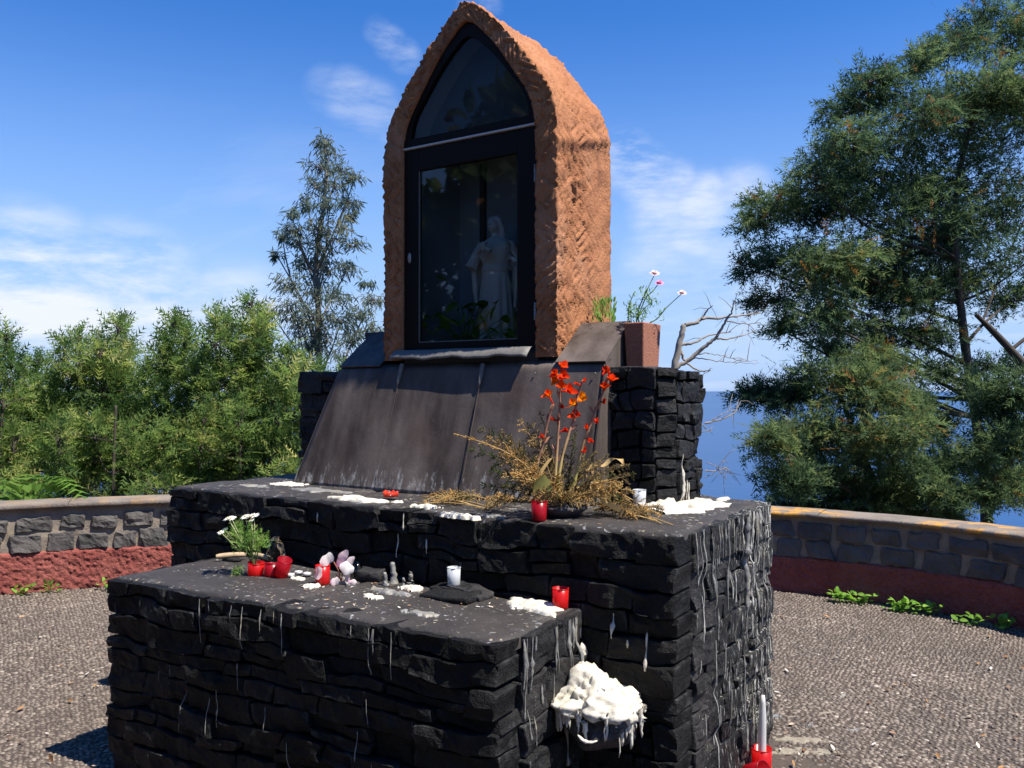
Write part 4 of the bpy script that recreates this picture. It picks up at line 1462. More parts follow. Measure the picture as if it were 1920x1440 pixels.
    MB().box((NX - HWI + .003, yf - 0.004, zt + 0.006), (NX + HWI - .003, yf + 0.03, zt + 0.052)).build('transom_rail', BF, up, False)
    bevel_mod(MB().box((NX - HWI + .002, yf - 0.012, zt - 0.006), (NX + HWI - .002, yf + 0.012, zt + 0.005)).build('drip_strip', MATS['white_strip'], root, False), 0.002)
    # door
    dz0, dz1 = 2.005, zt - 0.008
    x0, x1 = NX - HWI + 0.006, NX + HWI - 0.006
    door = bevel_mod(MB().box((x0, yf, dz0), (x0 + 0.10, yf + 0.035, dz1)).box((x1 - 0.12, yf, dz0), (x1, yf + 0.035, dz1))
                     .box((x0 + 0.10, yf, dz0), (x1 - 0.12, yf + 0.035, dz0 + 0.05)).box((x0 + 0.10, yf, dz1 - 0.125), (x1 - 0.12, yf + 0.035, dz1)).build('door_frame', BF, root, False), 0.003)
    MB().box((x0 + 0.095, yf + 0.016, dz0 + 0.045), (x1 - 0.115, yf + 0.020, dz1 - 0.12)).build('pane', MATS['glass'], door, False)
    gx0, gx1, gz0, gz1 = x0 + 0.10, x1 - 0.12, dz0 + 0.05, dz1 - 0.125
    MB().box((gx0, yf + 0.006, gz0), (gx0 + 0.005, yf + 0.014, gz1)).box((gx0 + .005, yf + 0.006, gz0), (gx1, yf + 0.014, gz0 + 0.005)).build('glazing_bead', MATS['metal_bare'], door, False)
    # handle: an oval plate with a knob
    hp = on_y(768, 484, yf)
    MB().lathe([(0.0005, 0.006), (0.010, 0.005), (0.013, 0.0)], (0, 0, 0), 20, None).build('h', MATS['bright_metal'])
    ho = bpy.data.objects['h']; ho.name = 'handle'
    Mh = Matrix.Translation((hp.x, yf - 0.001, hp.z)) @ Matrix.Rotation(R(90), 4, 'X') @ Matrix.Diagonal((0.95, 2.3, 1, 1))
    ho.data.transform(Mh)
    ho.parent = door; ho.matrix_parent_inverse = root_of(door).inverted()
    for z in (dz0 + 0.19, dz1 - 0.25):
        b = MB()
        b.tube([(x1 - 0.004, yf - 0.006, z - 0.045), (x1 - 0.004, yf - 0.006, z - .001)], 0.006, 8).tube([(x1 - 0.004, yf - 0.006, z + .001), (x1 - 0.004, yf - 0.006, z + 0.045)], 0.006, 8)
        b.build('hinge', MATS['bright_metal'], door)
    # bent lead sill
    A, B = -0.47, 0.46
    nu = 24
    V = []
    for i in range(nu):
        u = i / (nu - 1); x = A + (B - A) * u
        wv = 0.005 * math.sin(u * 17) + 0.003 * math.sin(u * 41)
        V += [(x, NY0 + 0.03, 2.012), (x, NY0 - 0.012, 2.008 + wv * .4), (x, NY0 - 0.05, 1.972 + wv), (x, NY0 - 0.054, 1.958 + wv)]
    si = link('sill', mesh(np.array(V), grid_faces(nu, 4), MATS['metal_bare'], True), root)
    sm = si.modifiers.new('thick', 'SOLIDIFY'); sm.thickness = 0.004


build_shrine()


# ------------------------------------------------------------------ statue
def build_statue():
    base = Vector((0.03, 1.02, NZB + 0.03))
    b = MB()
    th = np.arange(64) / 64 * 2 * math.pi
    prof = [(0.0, .118, .098), (0.02, .128, .106), (0.10, .118, .096), (0.22, .110, .088), (0.34, .100, .080), (0.44, .088, .070), (0.475, .082, .064), (0.485, .088, .070),
            (0.505, .088, .070), (0.515, .081, .064), (0.56, .092, .070), (0.61, .104, .072), (0.645, .098, .062), (0.665, .070, .050), (0.68, .034, .034), (0.685, 0.002, 0.002)]
    V = []
    for z, rx, ry in prof:
        pl = 0.0 if z > 0.47 else (0.010 * (1 - z / 0.55))
        k = 1 + pl / rx * (np.cos(th * 13 + 0.6 * np.sin(th * 3)) + 0.5 * np.cos(th * 7 + 1))
        V.append(np.stack([rx * k * np.cos(th), ry * k * np.sin(th), np.full(64, z)], -1))
    V = np.array(V).transpose(1, 0, 2).reshape(-1, 3)
    b.add(V, grid_faces(64, len(prof), True))
    b.add(np.concatenate([V[::len(prof)], [[0, 0, 0]]]), np.array([[64, (i + 1) % 64, i] for i in range(64)]))

    def ball(c, r, amp=0.0, seed=1):
        V, F, D = noise_ball(c, r, seed, (24, 16), amp)
        b.add(V, F)
    for s in (-1, 1):
        # cape from the shoulders to below the knees
        pts = [(s * .090, .022, .640), (s * .128, .025, .58), (s * .148, .025, .48), (s * .146, .03, .36), (s * .128, .035, .25)]
        for dy in (-0.030, -0.005, 0.02, .045):
            b.tube([(x - s * max(0, dy) * .6, y + dy, z - dy * .6) for x, y, z in pts], [.018, .021, .020, .018, .011], 8)
        for dx in (.03, .055):
            b.tube([(x - s * dx, y + .03, z) for x, y, z in pts], [.016, .018, .018, .018, .014], 8)
        # sleeves
        el = (s * .150, -.040, .505)
        b.tube([(s * .092, 0, .635), (s * .125, -.012, .58), el], [.036, .036, .036], 12)
        b.tube([el, (s * .095, -.095, .545), (s * .045, -.120, .583)], [.037, .036, .031], 12)
        b.tube([(s * .065, -.115, .57), (s * .02, -.128, .598)], [.018, .015], 8)
        ball((s * .004, -.130 - 0.008 * s, .607), (.020, .011, .028))
        for f in range(4):
            b.tube([(s * (.004 - .006) - s * f * .004, -.136 - .008 * s, .612 + f * .004), (-s * (.018 + f * .003), -.135 - .008 * s, .632 + f * .004 - .01)], [.0055, .0045], 6)
        b.tube([(s * .008, -.136 - .006 * s, .615), (s * .004, -.138, .638)], [.006, .005], 6)
    # neck, head, face, long hair, halo-less
    b.tube([(0, 0, .66), (-.003, -.006, .72)], [.028, .024], 12)
    hc = (-.004, -.012, .752)
    ball(hc, (.037, .043, .050))
    ball((-.004, -.036, .728), (.022, .016, .022))
    b.tube([(-.005, -.054, .758), (-.006, -.062, .742)], [.005, .007], 8)
    for s in (-1, 1):
        ball((-.005 + s * .015, -.047, .757), (.007, .005, .004))
        b.tube([(-.005 + s * .005, -.053, .766), (-.005 + s * .026, -.044, .765)], [.0045, .003], 6)
        b.tube([(-.004 + s * .010, -.025, .800), (s * .040 - .004, -.016, .772), (s * .044, -.002, .735), (s * .046, .006, .690), (s * .048, .008, .655)], [.013, .016, .016, .017, .012], 10)
    b.tube([(-.018, -.052, .733), (-.006, -.056, .731), (.008, -.052, .733)], [.0035, .005, .0035], 6)
    ball((-.004, .010, .765), (.042, .040, .046), 0.05, 3)
    b.tube([(0, .03, .77), (0, .042, .71), (0, .038, .65)], [.038, .038, .03], 12)
    me0 = b.me(MATS['statue'])
    me0.transform(Matrix.Translation(base))
    tmp = bpy.data.objects.new('tmp_statue', me0)
    COL.objects.link(tmp)
    r = tmp.modifiers.new('r', 'REMESH'); r.mode = 'VOXEL'; r.voxel_size = 0.0042
    dg = bpy.context.evaluated_depsgraph_get()
    me = bpy.data.meshes.new_from_object(tmp.evaluated_get(dg))
    bpy.data.objects.remove(tmp)
    me.materials.clear(); me.materials.append(MATS['statue'])
    me.polygons.foreach_set('use_smooth', np.ones(len(me.polygons), bool))
    root = thing('statue', 'pale stone statue of a robed long-haired figure with hands crossed on chest', 'statue', base)
    link('figure', me, root)
    V, F, D = noise_ball((base.x, base.y, base.z + 0.0), (.15, .12, .03), 2, (24, 8), 0.02)
    MB().box((base.x - .14, base.y - .12, base.z), (base.x + .14, base.y + .12, base.z + .012)).build('foot_plate', MATS['statue'], root, False)


build_statue()


# ------------------------------------------------------------------ leaves
def blade(L=1.0, W=0.2, n=5, cup=0.15, droop=0.0, pts=2.0):
    """leaf or petal along +x, width along y"""
    V = []
    for i in range(n):
        t = i / (n - 1)
        w = W * math.sin(math.pi * min(1, t * 0.93 + 0.05)) ** (1 / pts) * 0.5
        z = -droop * t * t
        V += [(L * t, -w, z + cup * w), (L * t, 0, z), (L * t, w, z + cup * w)]
    F = []
    for i in range(n - 1):
        a = i * 3
        F += [[a, a + 3, a + 4, a + 1], [a + 1, a + 4, a + 5, a + 2]]
    return np.array(V), np.array(F)


def feather(pairs=6, L=1.0, lw=0.065, ll=0.36, ang=62, rach=0.014):
    """pinnate frond along +x in the xy plane, pinnae lifted a little; one slim triangle each"""
    V, F = [], []

    def tri(a, b, c):
        k = len(V); V.extend([a, b, c]); F.append([k, k + 1, k + 2])
    tri((0, -rach, 0), (L, 0, 0), (0, rach, 0))
    for i in range(pairs):
        t = 0.06 + 0.88 * i / (pairs - 1)
        l = ll * (1 - 0.62 * abs(t - 0.42) / 0.58) * L
        for s_ in (-1, 1):
            a_ = R(ang + (8 if (i + s_) % 2 else -6))
            ca, sa = math.cos(a_), math.sin(a_)
            x = t * L
            w = lw * 0.75 * L
            tri((x - w, 0, 0), (x + w * 0.6, 0, 0), (x + ca * l, s_ * sa * l, 0.10 * l))
    return np.array(V, float), np.array(F)


def frames(D, rg, upbias=0.6, roll=0.6):
    """rotation matrices whose x axis follows D and whose z leans up"""
    D = D / (np.linalg.norm(D, axis=1)[:, None] + 1e-9)
    U = np.tile(np.array([0, 0, 1.0]), (len(D), 1)) * upbias + rg.normal(0, roll, (len(D), 3))
    Y = np.cross(U, D); Y /= np.linalg.norm(Y, axis=1)[:, None] + 1e-9
    Z = np.cross(D, Y)
    return np.stack([D, Y, Z], -1)


def scatter(tv, tf, Ms, T, S):
    n = len(T)
    V = np.einsum('nij,vj->nvi', Ms, tv) * S[:, None, None] + T[:, None, :]
    F = (tf[None] + (np.arange(n) * len(tv))[:, None, None]).reshape(-1, tf.shape[1])
    return V.reshape(-1, 3), F


ACACIA = feather(4, 1.0, 0.125, 0.56, 36)
ACACIA_S = feather(4, 1.0, 0.120, 0.52, 44)
LANCE = blade(1.0, 0.20, 3, 0.25, 0.12)


def grow_tree(name, label, cat, base, trunk, tr, lobes, leaf, leaf_mat_, bark, size, seed, group=None, per=1.0, droop=0.2, twigs=16, tinter=None, limbs=True, shell=0.35, rise=0.4, every=0.5):
    """trunk: world points; lobes: (centre, (rx, ry, rz), fronds)"""
    rg = np.random.default_rng(seed)
    root = thing(name, label, cat, base, group)
    tp = spline(trunk, 24)
    rad = np.linspace(tr, tr * 0.25, 24) * (1 + 0.06 * rg.normal(size=24))
    rad[0] *= 1.3
    MB().tube(tp, rad, 9).build('trunk', bark, root)
    LV, LF, LT, nb = [], [], [], 0
    tw = MB()
    for (c, r, cnt) in lobes:
        c = np.array(tuple(c)); r = np.array(r, float)
        if limbs:
            dd = np.linalg.norm(tp - c, axis=1) + np.clip(tp[:, 2] - c[2] + rise * np.linalg.norm((tp - c)[:, :2], axis=1), 0, 9) * 2.0
            k = int(np.argmin(dd)); k = min(k, 21)
            a = tp[k]; L = np.linalg.norm(c - a)
            if L > 0.25 and rg.random() < every:
                mid = (a + c) / 2 + np.array([0, 0, -0.06 * L]) + rg.normal(0, 0.05 * L, 3)
                p = spline([a, mid, c], 10)
                r0 = min(rad[k] * 0.55, 0.008 + 0.012 * L)
                MB().tube(p, np.linspace(r0, r0 * 0.3, 10), 6).build('branch', bark, root)
        cnt = int(cnt * per)
        k = max(4, int(twigs))
        Dv = rg.normal(size=(k, 3)); Dv /= np.linalg.norm(Dv, axis=1)[:, None]
        Dv[:, 2] = np.abs(Dv[:, 2]) * 0.9 - 0.25
        ends = c + Dv * r * rg.uniform(0.7, 1.12, k)[:, None]
        starts = c - np.array([0, 0, 0.35]) * r * rg.uniform(0, 1, k)[:, None]
        for a, e in zip(starts, ends):
            mid = (a + e) / 2 + np.array([0, 0, 0.10 * np.linalg.norm(e - a)]) * (1 - 2 * droop)
            tw.tube([a, mid, e], [0.008, 0.005, 0.002], 4, cap=False)
        w = rg.integers(0, k, cnt)
        t = shell + (1 - shell) * rg.random(cnt) ** 0.75
        mids = (starts + ends) / 2 + np.array([0, 0, 0.10]) * np.linalg.norm(ends - starts, axis=1)[:, None] * (1 - 2 * droop)
        A, B, C = starts[w], mids[w], ends[w]
        tt = t[:, None]
        P = A * (1 - tt) ** 2 + 2 * B * tt * (1 - tt) + C * tt ** 2 + rg.normal(0, 0.24, (cnt, 3)) * r
        D = (C - A) / (np.linalg.norm(C - A, axis=1)[:, None] + 1e-6) * 0.7 + rg.normal(0, 0.55, (cnt, 3))
        D[:, 2] -= droop * 1.2
        Ms = frames(D, rg)
        S = size * rg.uniform(0.65, 1.25, cnt)
        V, F = scatter(leaf[0], leaf[1], Ms, P, S)
        LV.append(V); LF.append(F + nb); nb += len(V)
        ti = rg.beta(2.2, 2.8, cnt) + rg.normal(0, 0.17)
        if tinter:
            ti = tinter(P, ti, rg)
        LT.append(np.repeat(np.clip(ti, 0, 1), len(leaf[0])))
    tw.build('twigs', bark, root)['kind'] = 'stuff'
    me = mesh(np.concatenate(LV), np.concatenate(LF), leaf_mat_, False, np.concatenate(LT))
    link('crown', me, root)
    return root


def hz(c):
    """height of the hillside below a point, roughly"""
    v = Vector((c.x, c.y, 0)) - Vector((CAM.x, CAM.y, 0))
    x, z = v.dot(RIGHT), v.dot(FWD)
    d = np.hypot(WALL[:, 0] - x, WALL[:, 1] - z).min()
    return -0.2 - 0.62 * d


def build_trees():
    # ---- large acacia on the right
    Z = 10.4
    def lobes(lst, Zd, seed, dens=1.0, flat=0.8):
        rg = np.random.default_rng(seed)
        out = []
        for (px, py, r) in lst:
            z = Zd + rg.uniform(-0.9, 0.9)
            rr = r / FPX * z * 1.0
            out.append((at(px, py, z), (rr, rr, rr * flat), int(dens * (90 + 900 * rr * rr))))
        return out
    up = [(1895, 95, 120), (1820, 190, 90), (1880, 260, 110), (1730, 215, 75), (1655, 185, 70), (1630, 150, 48), (1690, 290, 100), (1600, 270, 70), (1545, 300, 55), (1790, 330, 110), (1880, 400, 110),
          (1450, 385, 50), (1425, 420, 42), (1500, 400, 70), (1580, 390, 90), (1680, 410, 100), (1770, 450, 95), (1470, 480, 62), (1550, 490, 90), (1650, 510, 100), (1740, 550, 85), (1830, 520, 55),
          (1455, 560, 45), (1520, 590, 70), (1600, 610, 80), (1680, 640, 60), (1760, 630, 55), (1900, 560, 60), (1930, 200, 90), (1940, 480, 80),
          (1720, 120, 40), (1780, 90, 55), (1850, 40, 70), (1600, 200, 55), (1530, 345, 60), (1620, 330, 70), (1740, 380, 80), (1600, 540, 80), (1690, 560, 80), (1530, 520, 70), (1470, 620, 35), (1550, 650, 45), (1630, 670, 40), (1420, 500, 40), (1760, 700, 45), (1690, 690, 45), (1825, 730, 36), (1870, 690, 40), (1640, 700, 40), (1860, 180, 100), (1720, 470, 80)]
    low = [(1420, 745, 38), (1480, 740, 60), (1550, 720, 75), (1620, 745, 85), (1440, 830, 50), (1510, 820, 80), (1590, 830, 95), (1670, 820, 75), (1470, 910, 62), (1550, 905, 80), (1640, 915, 85), (1720, 890, 60), (1700, 760, 50), (1765, 800, 45), (1480, 955, 45), (1560, 965, 65), (1650, 965, 60), (1740, 960, 50), (1790, 870, 55), (1775, 930, 50), (1820, 930, 40)]
    base = at(1850, 975, Z); base.z = hz(base)
    tr = [base, at(1850, 960, Z), at(1832, 800, Z), at(1815, 690, Z), at(1800, 560, Z), at(1790, 430, Z), at(1800, 320, Z), at(1830, 200, Z)]

    def tint_a(P, ti, rg):
        k = rg.random(len(ti))
        return np.where(k > 0.975, 1.0, ti * 0.85)
    grow_tree('acacia_tree', 'tall dark feathery acacia tree behind the right end of the perimeter wall', 'tree', base, tr, 0.078,
              lobes(up, Z, 4, 1.35), ACACIA, MATS['acacia'], MATS['bark'], 0.175, 41, per=1.0, droop=0.32, twigs=13, tinter=tint_a)
    base2 = at(1600, 1000, 9.6); base2.z = hz(base2)
    tr2 = [base2, at(1640, 960, 9.7), at(1620, 860, 9.7), at(1590, 780, 9.7), at(1570, 720, 9.7)]
    grow_tree('acacia_tree', 'lower spreading acacia in shade just behind the lichen-capped right wall', 'tree', base2, tr2, 0.06,
              lobes(low, 9.5, 5, 2.6, 0.85), ACACIA, MATS['acacia'], MATS['bark'], 0.165, 42, droop=0.28, twigs=12)
    low3 = [(1885, 770, 60), (1930, 740, 70), (1900, 850, 80), (1870, 920, 60), (1940, 900, 80), (1960, 820, 80)]
    base3 = at(1935, 1000, 9.2); base3.z = hz(base3)
    grow_tree('acacia_tree', 'acacia sapling at the right edge of the picture below the tall tree', 'tree', base3, [base3, at(1930, 900, 9.2), at(1920, 780, 9.2)], 0.04,
              lobes(low3, 9.0, 6, 2.2), ACACIA, MATS['acacia'], MATS['bark'], 0.165, 43, droop=0.2, twigs=12)
    # trees continuing the planting beyond the right edge (they shade the right wall)
    # a second trunk leaning in from the right
    b4 = at(2080, 900, 10.8); b4.z = hz(b4)
    grow_tree('acacia_tree', 'leaning limb of an acacia entering from beyond the right edge', 'tree', b4,
              [b4, at(2060, 850, 10.8), at(1960, 730, 10.8), at(1880, 640, 10.7), at(1830, 590, 10.6)], 0.10,
              lobes([(2030, 560, 120), (2080, 380, 140), (2040, 180, 130)], 10.8, 7), ACACIA, MATS['acacia'], MATS['bark'], 0.17, 44, droop=0.3, twigs=12)
    # ---- unseen trees added around the camera to block sky light and darken the glass
    big = blade(1.0, 0.55, 4, .2, .1)
    rgv = np.random.default_rng(15)
    for k, (x, z, h, lab) in enumerate(((-8.6, 1.6, 6.2, 'unseen broad tree added left of the terrace to darken the shrine glass'), (-8.9, -0.9, 6.8, 'unseen tall tree added left of the viewer to darken the shrine glass'),
                                        (-7.6, -3.6, 7.2, 'unseen tall tree added behind the viewer on the left to block sky light'), (-4.6, -6.0, 7.5, 'unseen tall tree added behind the viewer, left of centre, to block sky light'), (-1.2, -7.2, 7.0, 'unseen tall tree added right behind the viewer to block sky light'), (-9.0, 4.2, 4.6, 'unseen low broad tree added beyond the left wall to block sky light'))):
        b = cw(x, z, -0.1)
        L = []
        for q in range(22):
            a = rgv.uniform(0, 6.28); rr = rgv.uniform(0, 1.7)
            L.append((cw(x + rr * math.cos(a), z + rr * math.sin(a), rgv.uniform(0.6, h - .6)), (.95, .95, .85), 150))
        grow_tree('sky_blocker_tree', lab, 'tree', b, [b, cw(x, z, h * .5), cw(x + .1, z, h * .9)], .12, L, big, MATS['acacia'], MATS['bark'], 0.34, 900 + k, 'unseen trees added to block sky light', droop=.2, twigs=8)
    # ---- slender eucalyptus behind the shrine on the left
    Ze = 12.5
    be = at(600, 800, Ze); be.z = hz(be)
    tre = [be, at(598, 640, Ze), at(592, 500, Ze), at(605, 400, Ze), at(611, 330, Ze), at(610, 270, Ze)]
    le = []
    rg = np.random.default_rng(8)
    for (px, py, r) in [(608, 262, 18), (618, 285, 22), (600, 310, 26), (640, 315, 22), (590, 345, 24), (630, 345, 30), (668, 330, 18), (575, 385, 24), (615, 385, 32), (655, 375, 24), (595, 425, 30), (640, 425, 30),
                        (545, 400, 14), (548, 430, 22), (560, 455, 22), (528, 440, 14), (610, 465, 34), (660, 455, 24), (570, 495, 32), (620, 510, 34), (655, 500, 24), (550, 530, 34), (590, 545, 36), (630, 555, 32), (545, 575, 34), (590, 595, 38),
                        (640, 600, 36), (685, 585, 28), (700, 560, 20), (560, 620, 34), (610, 640, 38), (665, 635, 34), (700, 620, 22), (580, 660, 34), (640, 670, 30), (510, 590, 16), (660, 405, 14), (520, 480, 12), (690, 530, 14)]:
        z = Ze + rg.uniform(-0.45, 0.45); rr = r / FPX * z
        le.append((at(px, py, z), (rr, rr, rr * 1.15), 80 + int(2500 * rr * rr)))
    grow_tree('eucalyptus_tree', 'slender sparse eucalyptus with drooping leaves left of the shrine', 'tree', be, tre, 0.055, le, LANCE, MATS['eucalypt'], MATS['euc_bark'], 0.098, 51, droop=0.85, twigs=7, shell=0.2, rise=2.2, every=0.8)
    # ---- shrubs along the left
    def shrub(tops, Zd, seed, label, r0=60, low=930):
        """tops: (px, py) tips of the shoots"""
        rg = np.random.default_rng(seed)
        cx = sum(p for p, q in tops) / len(tops)
        b = at(cx, 960, Zd); b.z = hz(b)
        topmost = min(q for p, q in tops)
        L = []
        for (px, py) in tops:
            y = py + 10
            r = 11.0
            while y < low:
                z = Zd + rg.uniform(-0.55, 0.55)
                rr = r / FPX * z
                L.append((at(px + rg.uniform(-.25, .25) * r, y, z), (rr, rr, rr * (1.15 if r > 25 else 1.9)), int((26 if r > 25 else 14) + 620 * rr * rr)))
                y += r * 1.05
                r = min(r0, r * 1.35)
        grow_tree('acacia_shrub', label, 'shrub', b, [b, at(cx, 900, Zd), at(cx + 5, 760, Zd), at(cx, topmost + 60, Zd)], 0.022, L, ACACIA_S, MATS['shrub'], MATS['bark'], 0.165, seed, 'feathery shrubs behind the left wall', per=1.35, droop=-0.12, twigs=9, shell=0.25)
    shrub([(-30, 600), (15, 625), (-60, 640)], 9.6, 61, 'feathery green shrub at the left edge of the picture', 62)
    shrub([(70, 668), (45, 690), (100, 700)], 10.2, 62, 'low yellowish shrub second from the left edge', 58)
    shrub([(120, 635), (150, 625), (185, 640)], 9.9, 63, 'bushy green shrub above the fern on the wall', 60)
    shrub([(222, 598), (240, 640), (200, 650)], 10.3, 64, 'shrub with a pale pointed tip above the left wall', 60)
    shrub([(325, 598), (345, 605), (300, 650), (270, 690)], 10.0, 65, 'shrub with a forked tip mid-way between left edge and eucalyptus', 58)
    shrub([(405, 585), (432, 592), (380, 660)], 9.7, 66, 'tall leafy shrub left of the eucalyptus with upright tips', 58)
    shrub([(475, 560), (490, 585), (455, 640)], 9.9, 67, 'tallest feathery shrub beside the eucalyptus', 56)
    shrub([(540, 650), (515, 690), (570, 680)], 9.4, 68, 'bright yellow-green shrub against the left side of the plinth', 58, 900)
    shrub([(600, 690), (640, 700)], 10.6, 69, 'shrub partly hidden behind the plinth at its left', 56, 820)
    shrub([(-170, 600), (-230, 560), (-120, 620)], 8.8, 70, 'shrub just outside the left edge of the picture', 70)
    shrub([(450, 760), (380, 780), (520, 770)], 9.0, 71, 'low shrub in front of the tall ones left of the platform', 56, 925)
    shrub([(250, 790), (180, 800), (310, 800), (110, 790)], 9.1, 72, 'low wide shrub directly behind the middle of the left wall', 56, 930)
    shrub([(30, 800), (-30, 790)], 9.1, 73, 'low shrub behind the fern at the far left', 56, 930)


build_trees()


def build_dead_tree():
    Z = 8.9
    b = at(1268, 760, Z); b.z = hz(b)
    root = thing('dead_tree', 'bare grey dead tree with crooked twigs right of the stone plinth', 'tree', b)
    rg = np.random.default_rng(6)

    def zz(x, y):
        return 540 + y * 0.3542, 1240 + x * 0.3542
    def br(pts, r0, r1, dz=0.0):
        P = []
        for i, (x, y) in enumerate(pts):
            py, px = zz(x, y)
            P.append(at(px, py, Z + dz * max(0, i - 1) / len(pts)))
        sp_ = spline(P, max(6, 5 * len(P)))
        sp_ = sp_ + rg.normal(0, 0.004, sp_.shape)
        return sp_, np.linspace(r0, r1, len(sp_))
    main, rr = br([(30, 640), (70, 430), (95, 300), (120, 195)], 0.045, 0.028)
    low = np.array([tuple(b)]); MB().tube(np.concatenate([low, main]), np.concatenate([[0.06], rr]), 8).build('trunk', MATS['dead_bark'], root)
    limbs = [([(120, 195), (180, 185), (230, 160), (340, 155), (430, 145), (530, 130)], .024, .006),
             ([(210, 165), (240, 120), (270, 95)], .012, .004),
             ([(80, 420), (160, 370), (230, 310), (290, 260), (330, 190), (370, 130), (390, 65)], .026, .006),
             ([(105, 298), (170, 290), (250, 255), (370, 230)], .018, .005),
             ([(290, 265), (350, 270), (430, 250), (490, 230)], .012, .003),
             ([(100, 330), (130, 390), (200, 440), (265, 435)], .016, .004),
             ([(340, 170), (400, 185), (470, 190), (530, 180)], .008, .003),
             ([(150, 376), (200, 372), (290, 385), (400, 395), (500, 400)], .007, .002),
             ([(185, 352), (240, 345), (330, 360), (420, 385), (510, 380)], .006, .002),
             ([(230, 715), (300, 700), (380, 665), (420, 600)], .012, .003),
             ([(270, 700), (340, 660), (400, 650)], .006, .002),
             ([(230, 970), (290, 965), (355, 950)], .008, .002),
             ([(240, 920), (290, 950), (340, 1010)], .005, .002),
             ([(230, 1000), (280, 980), (330, 905)], .005, .002),
             ([(210, 760), (260, 760), (230, 740)], .005, .002)]
    for (p, a, c) in limbs:
        P, r = br(p, a, c, rg.uniform(-0.5, 0.5))
        MB().tube(P, r, 6).build('branch', MATS['dead_bark'], root)
        tw = MB()
        for q in range(4):
            k = rg.integers(len(P) // 2, len(P))
            s = P[k]; d = rg.normal(0, 1, 3) * np.array([1, 1, 0.8]); d /= np.linalg.norm(d)
            l = rg.uniform(0.08, 0.25)
            tw.tube([s, s + d * l * .5 + np.array([0, 0, .02]), s + d * l], [0.004, 0.003, 0.0015], 4)
        tw.build('twigs', MATS['dead_bark'], root)['kind'] = 'stuff'


build_dead_tree()


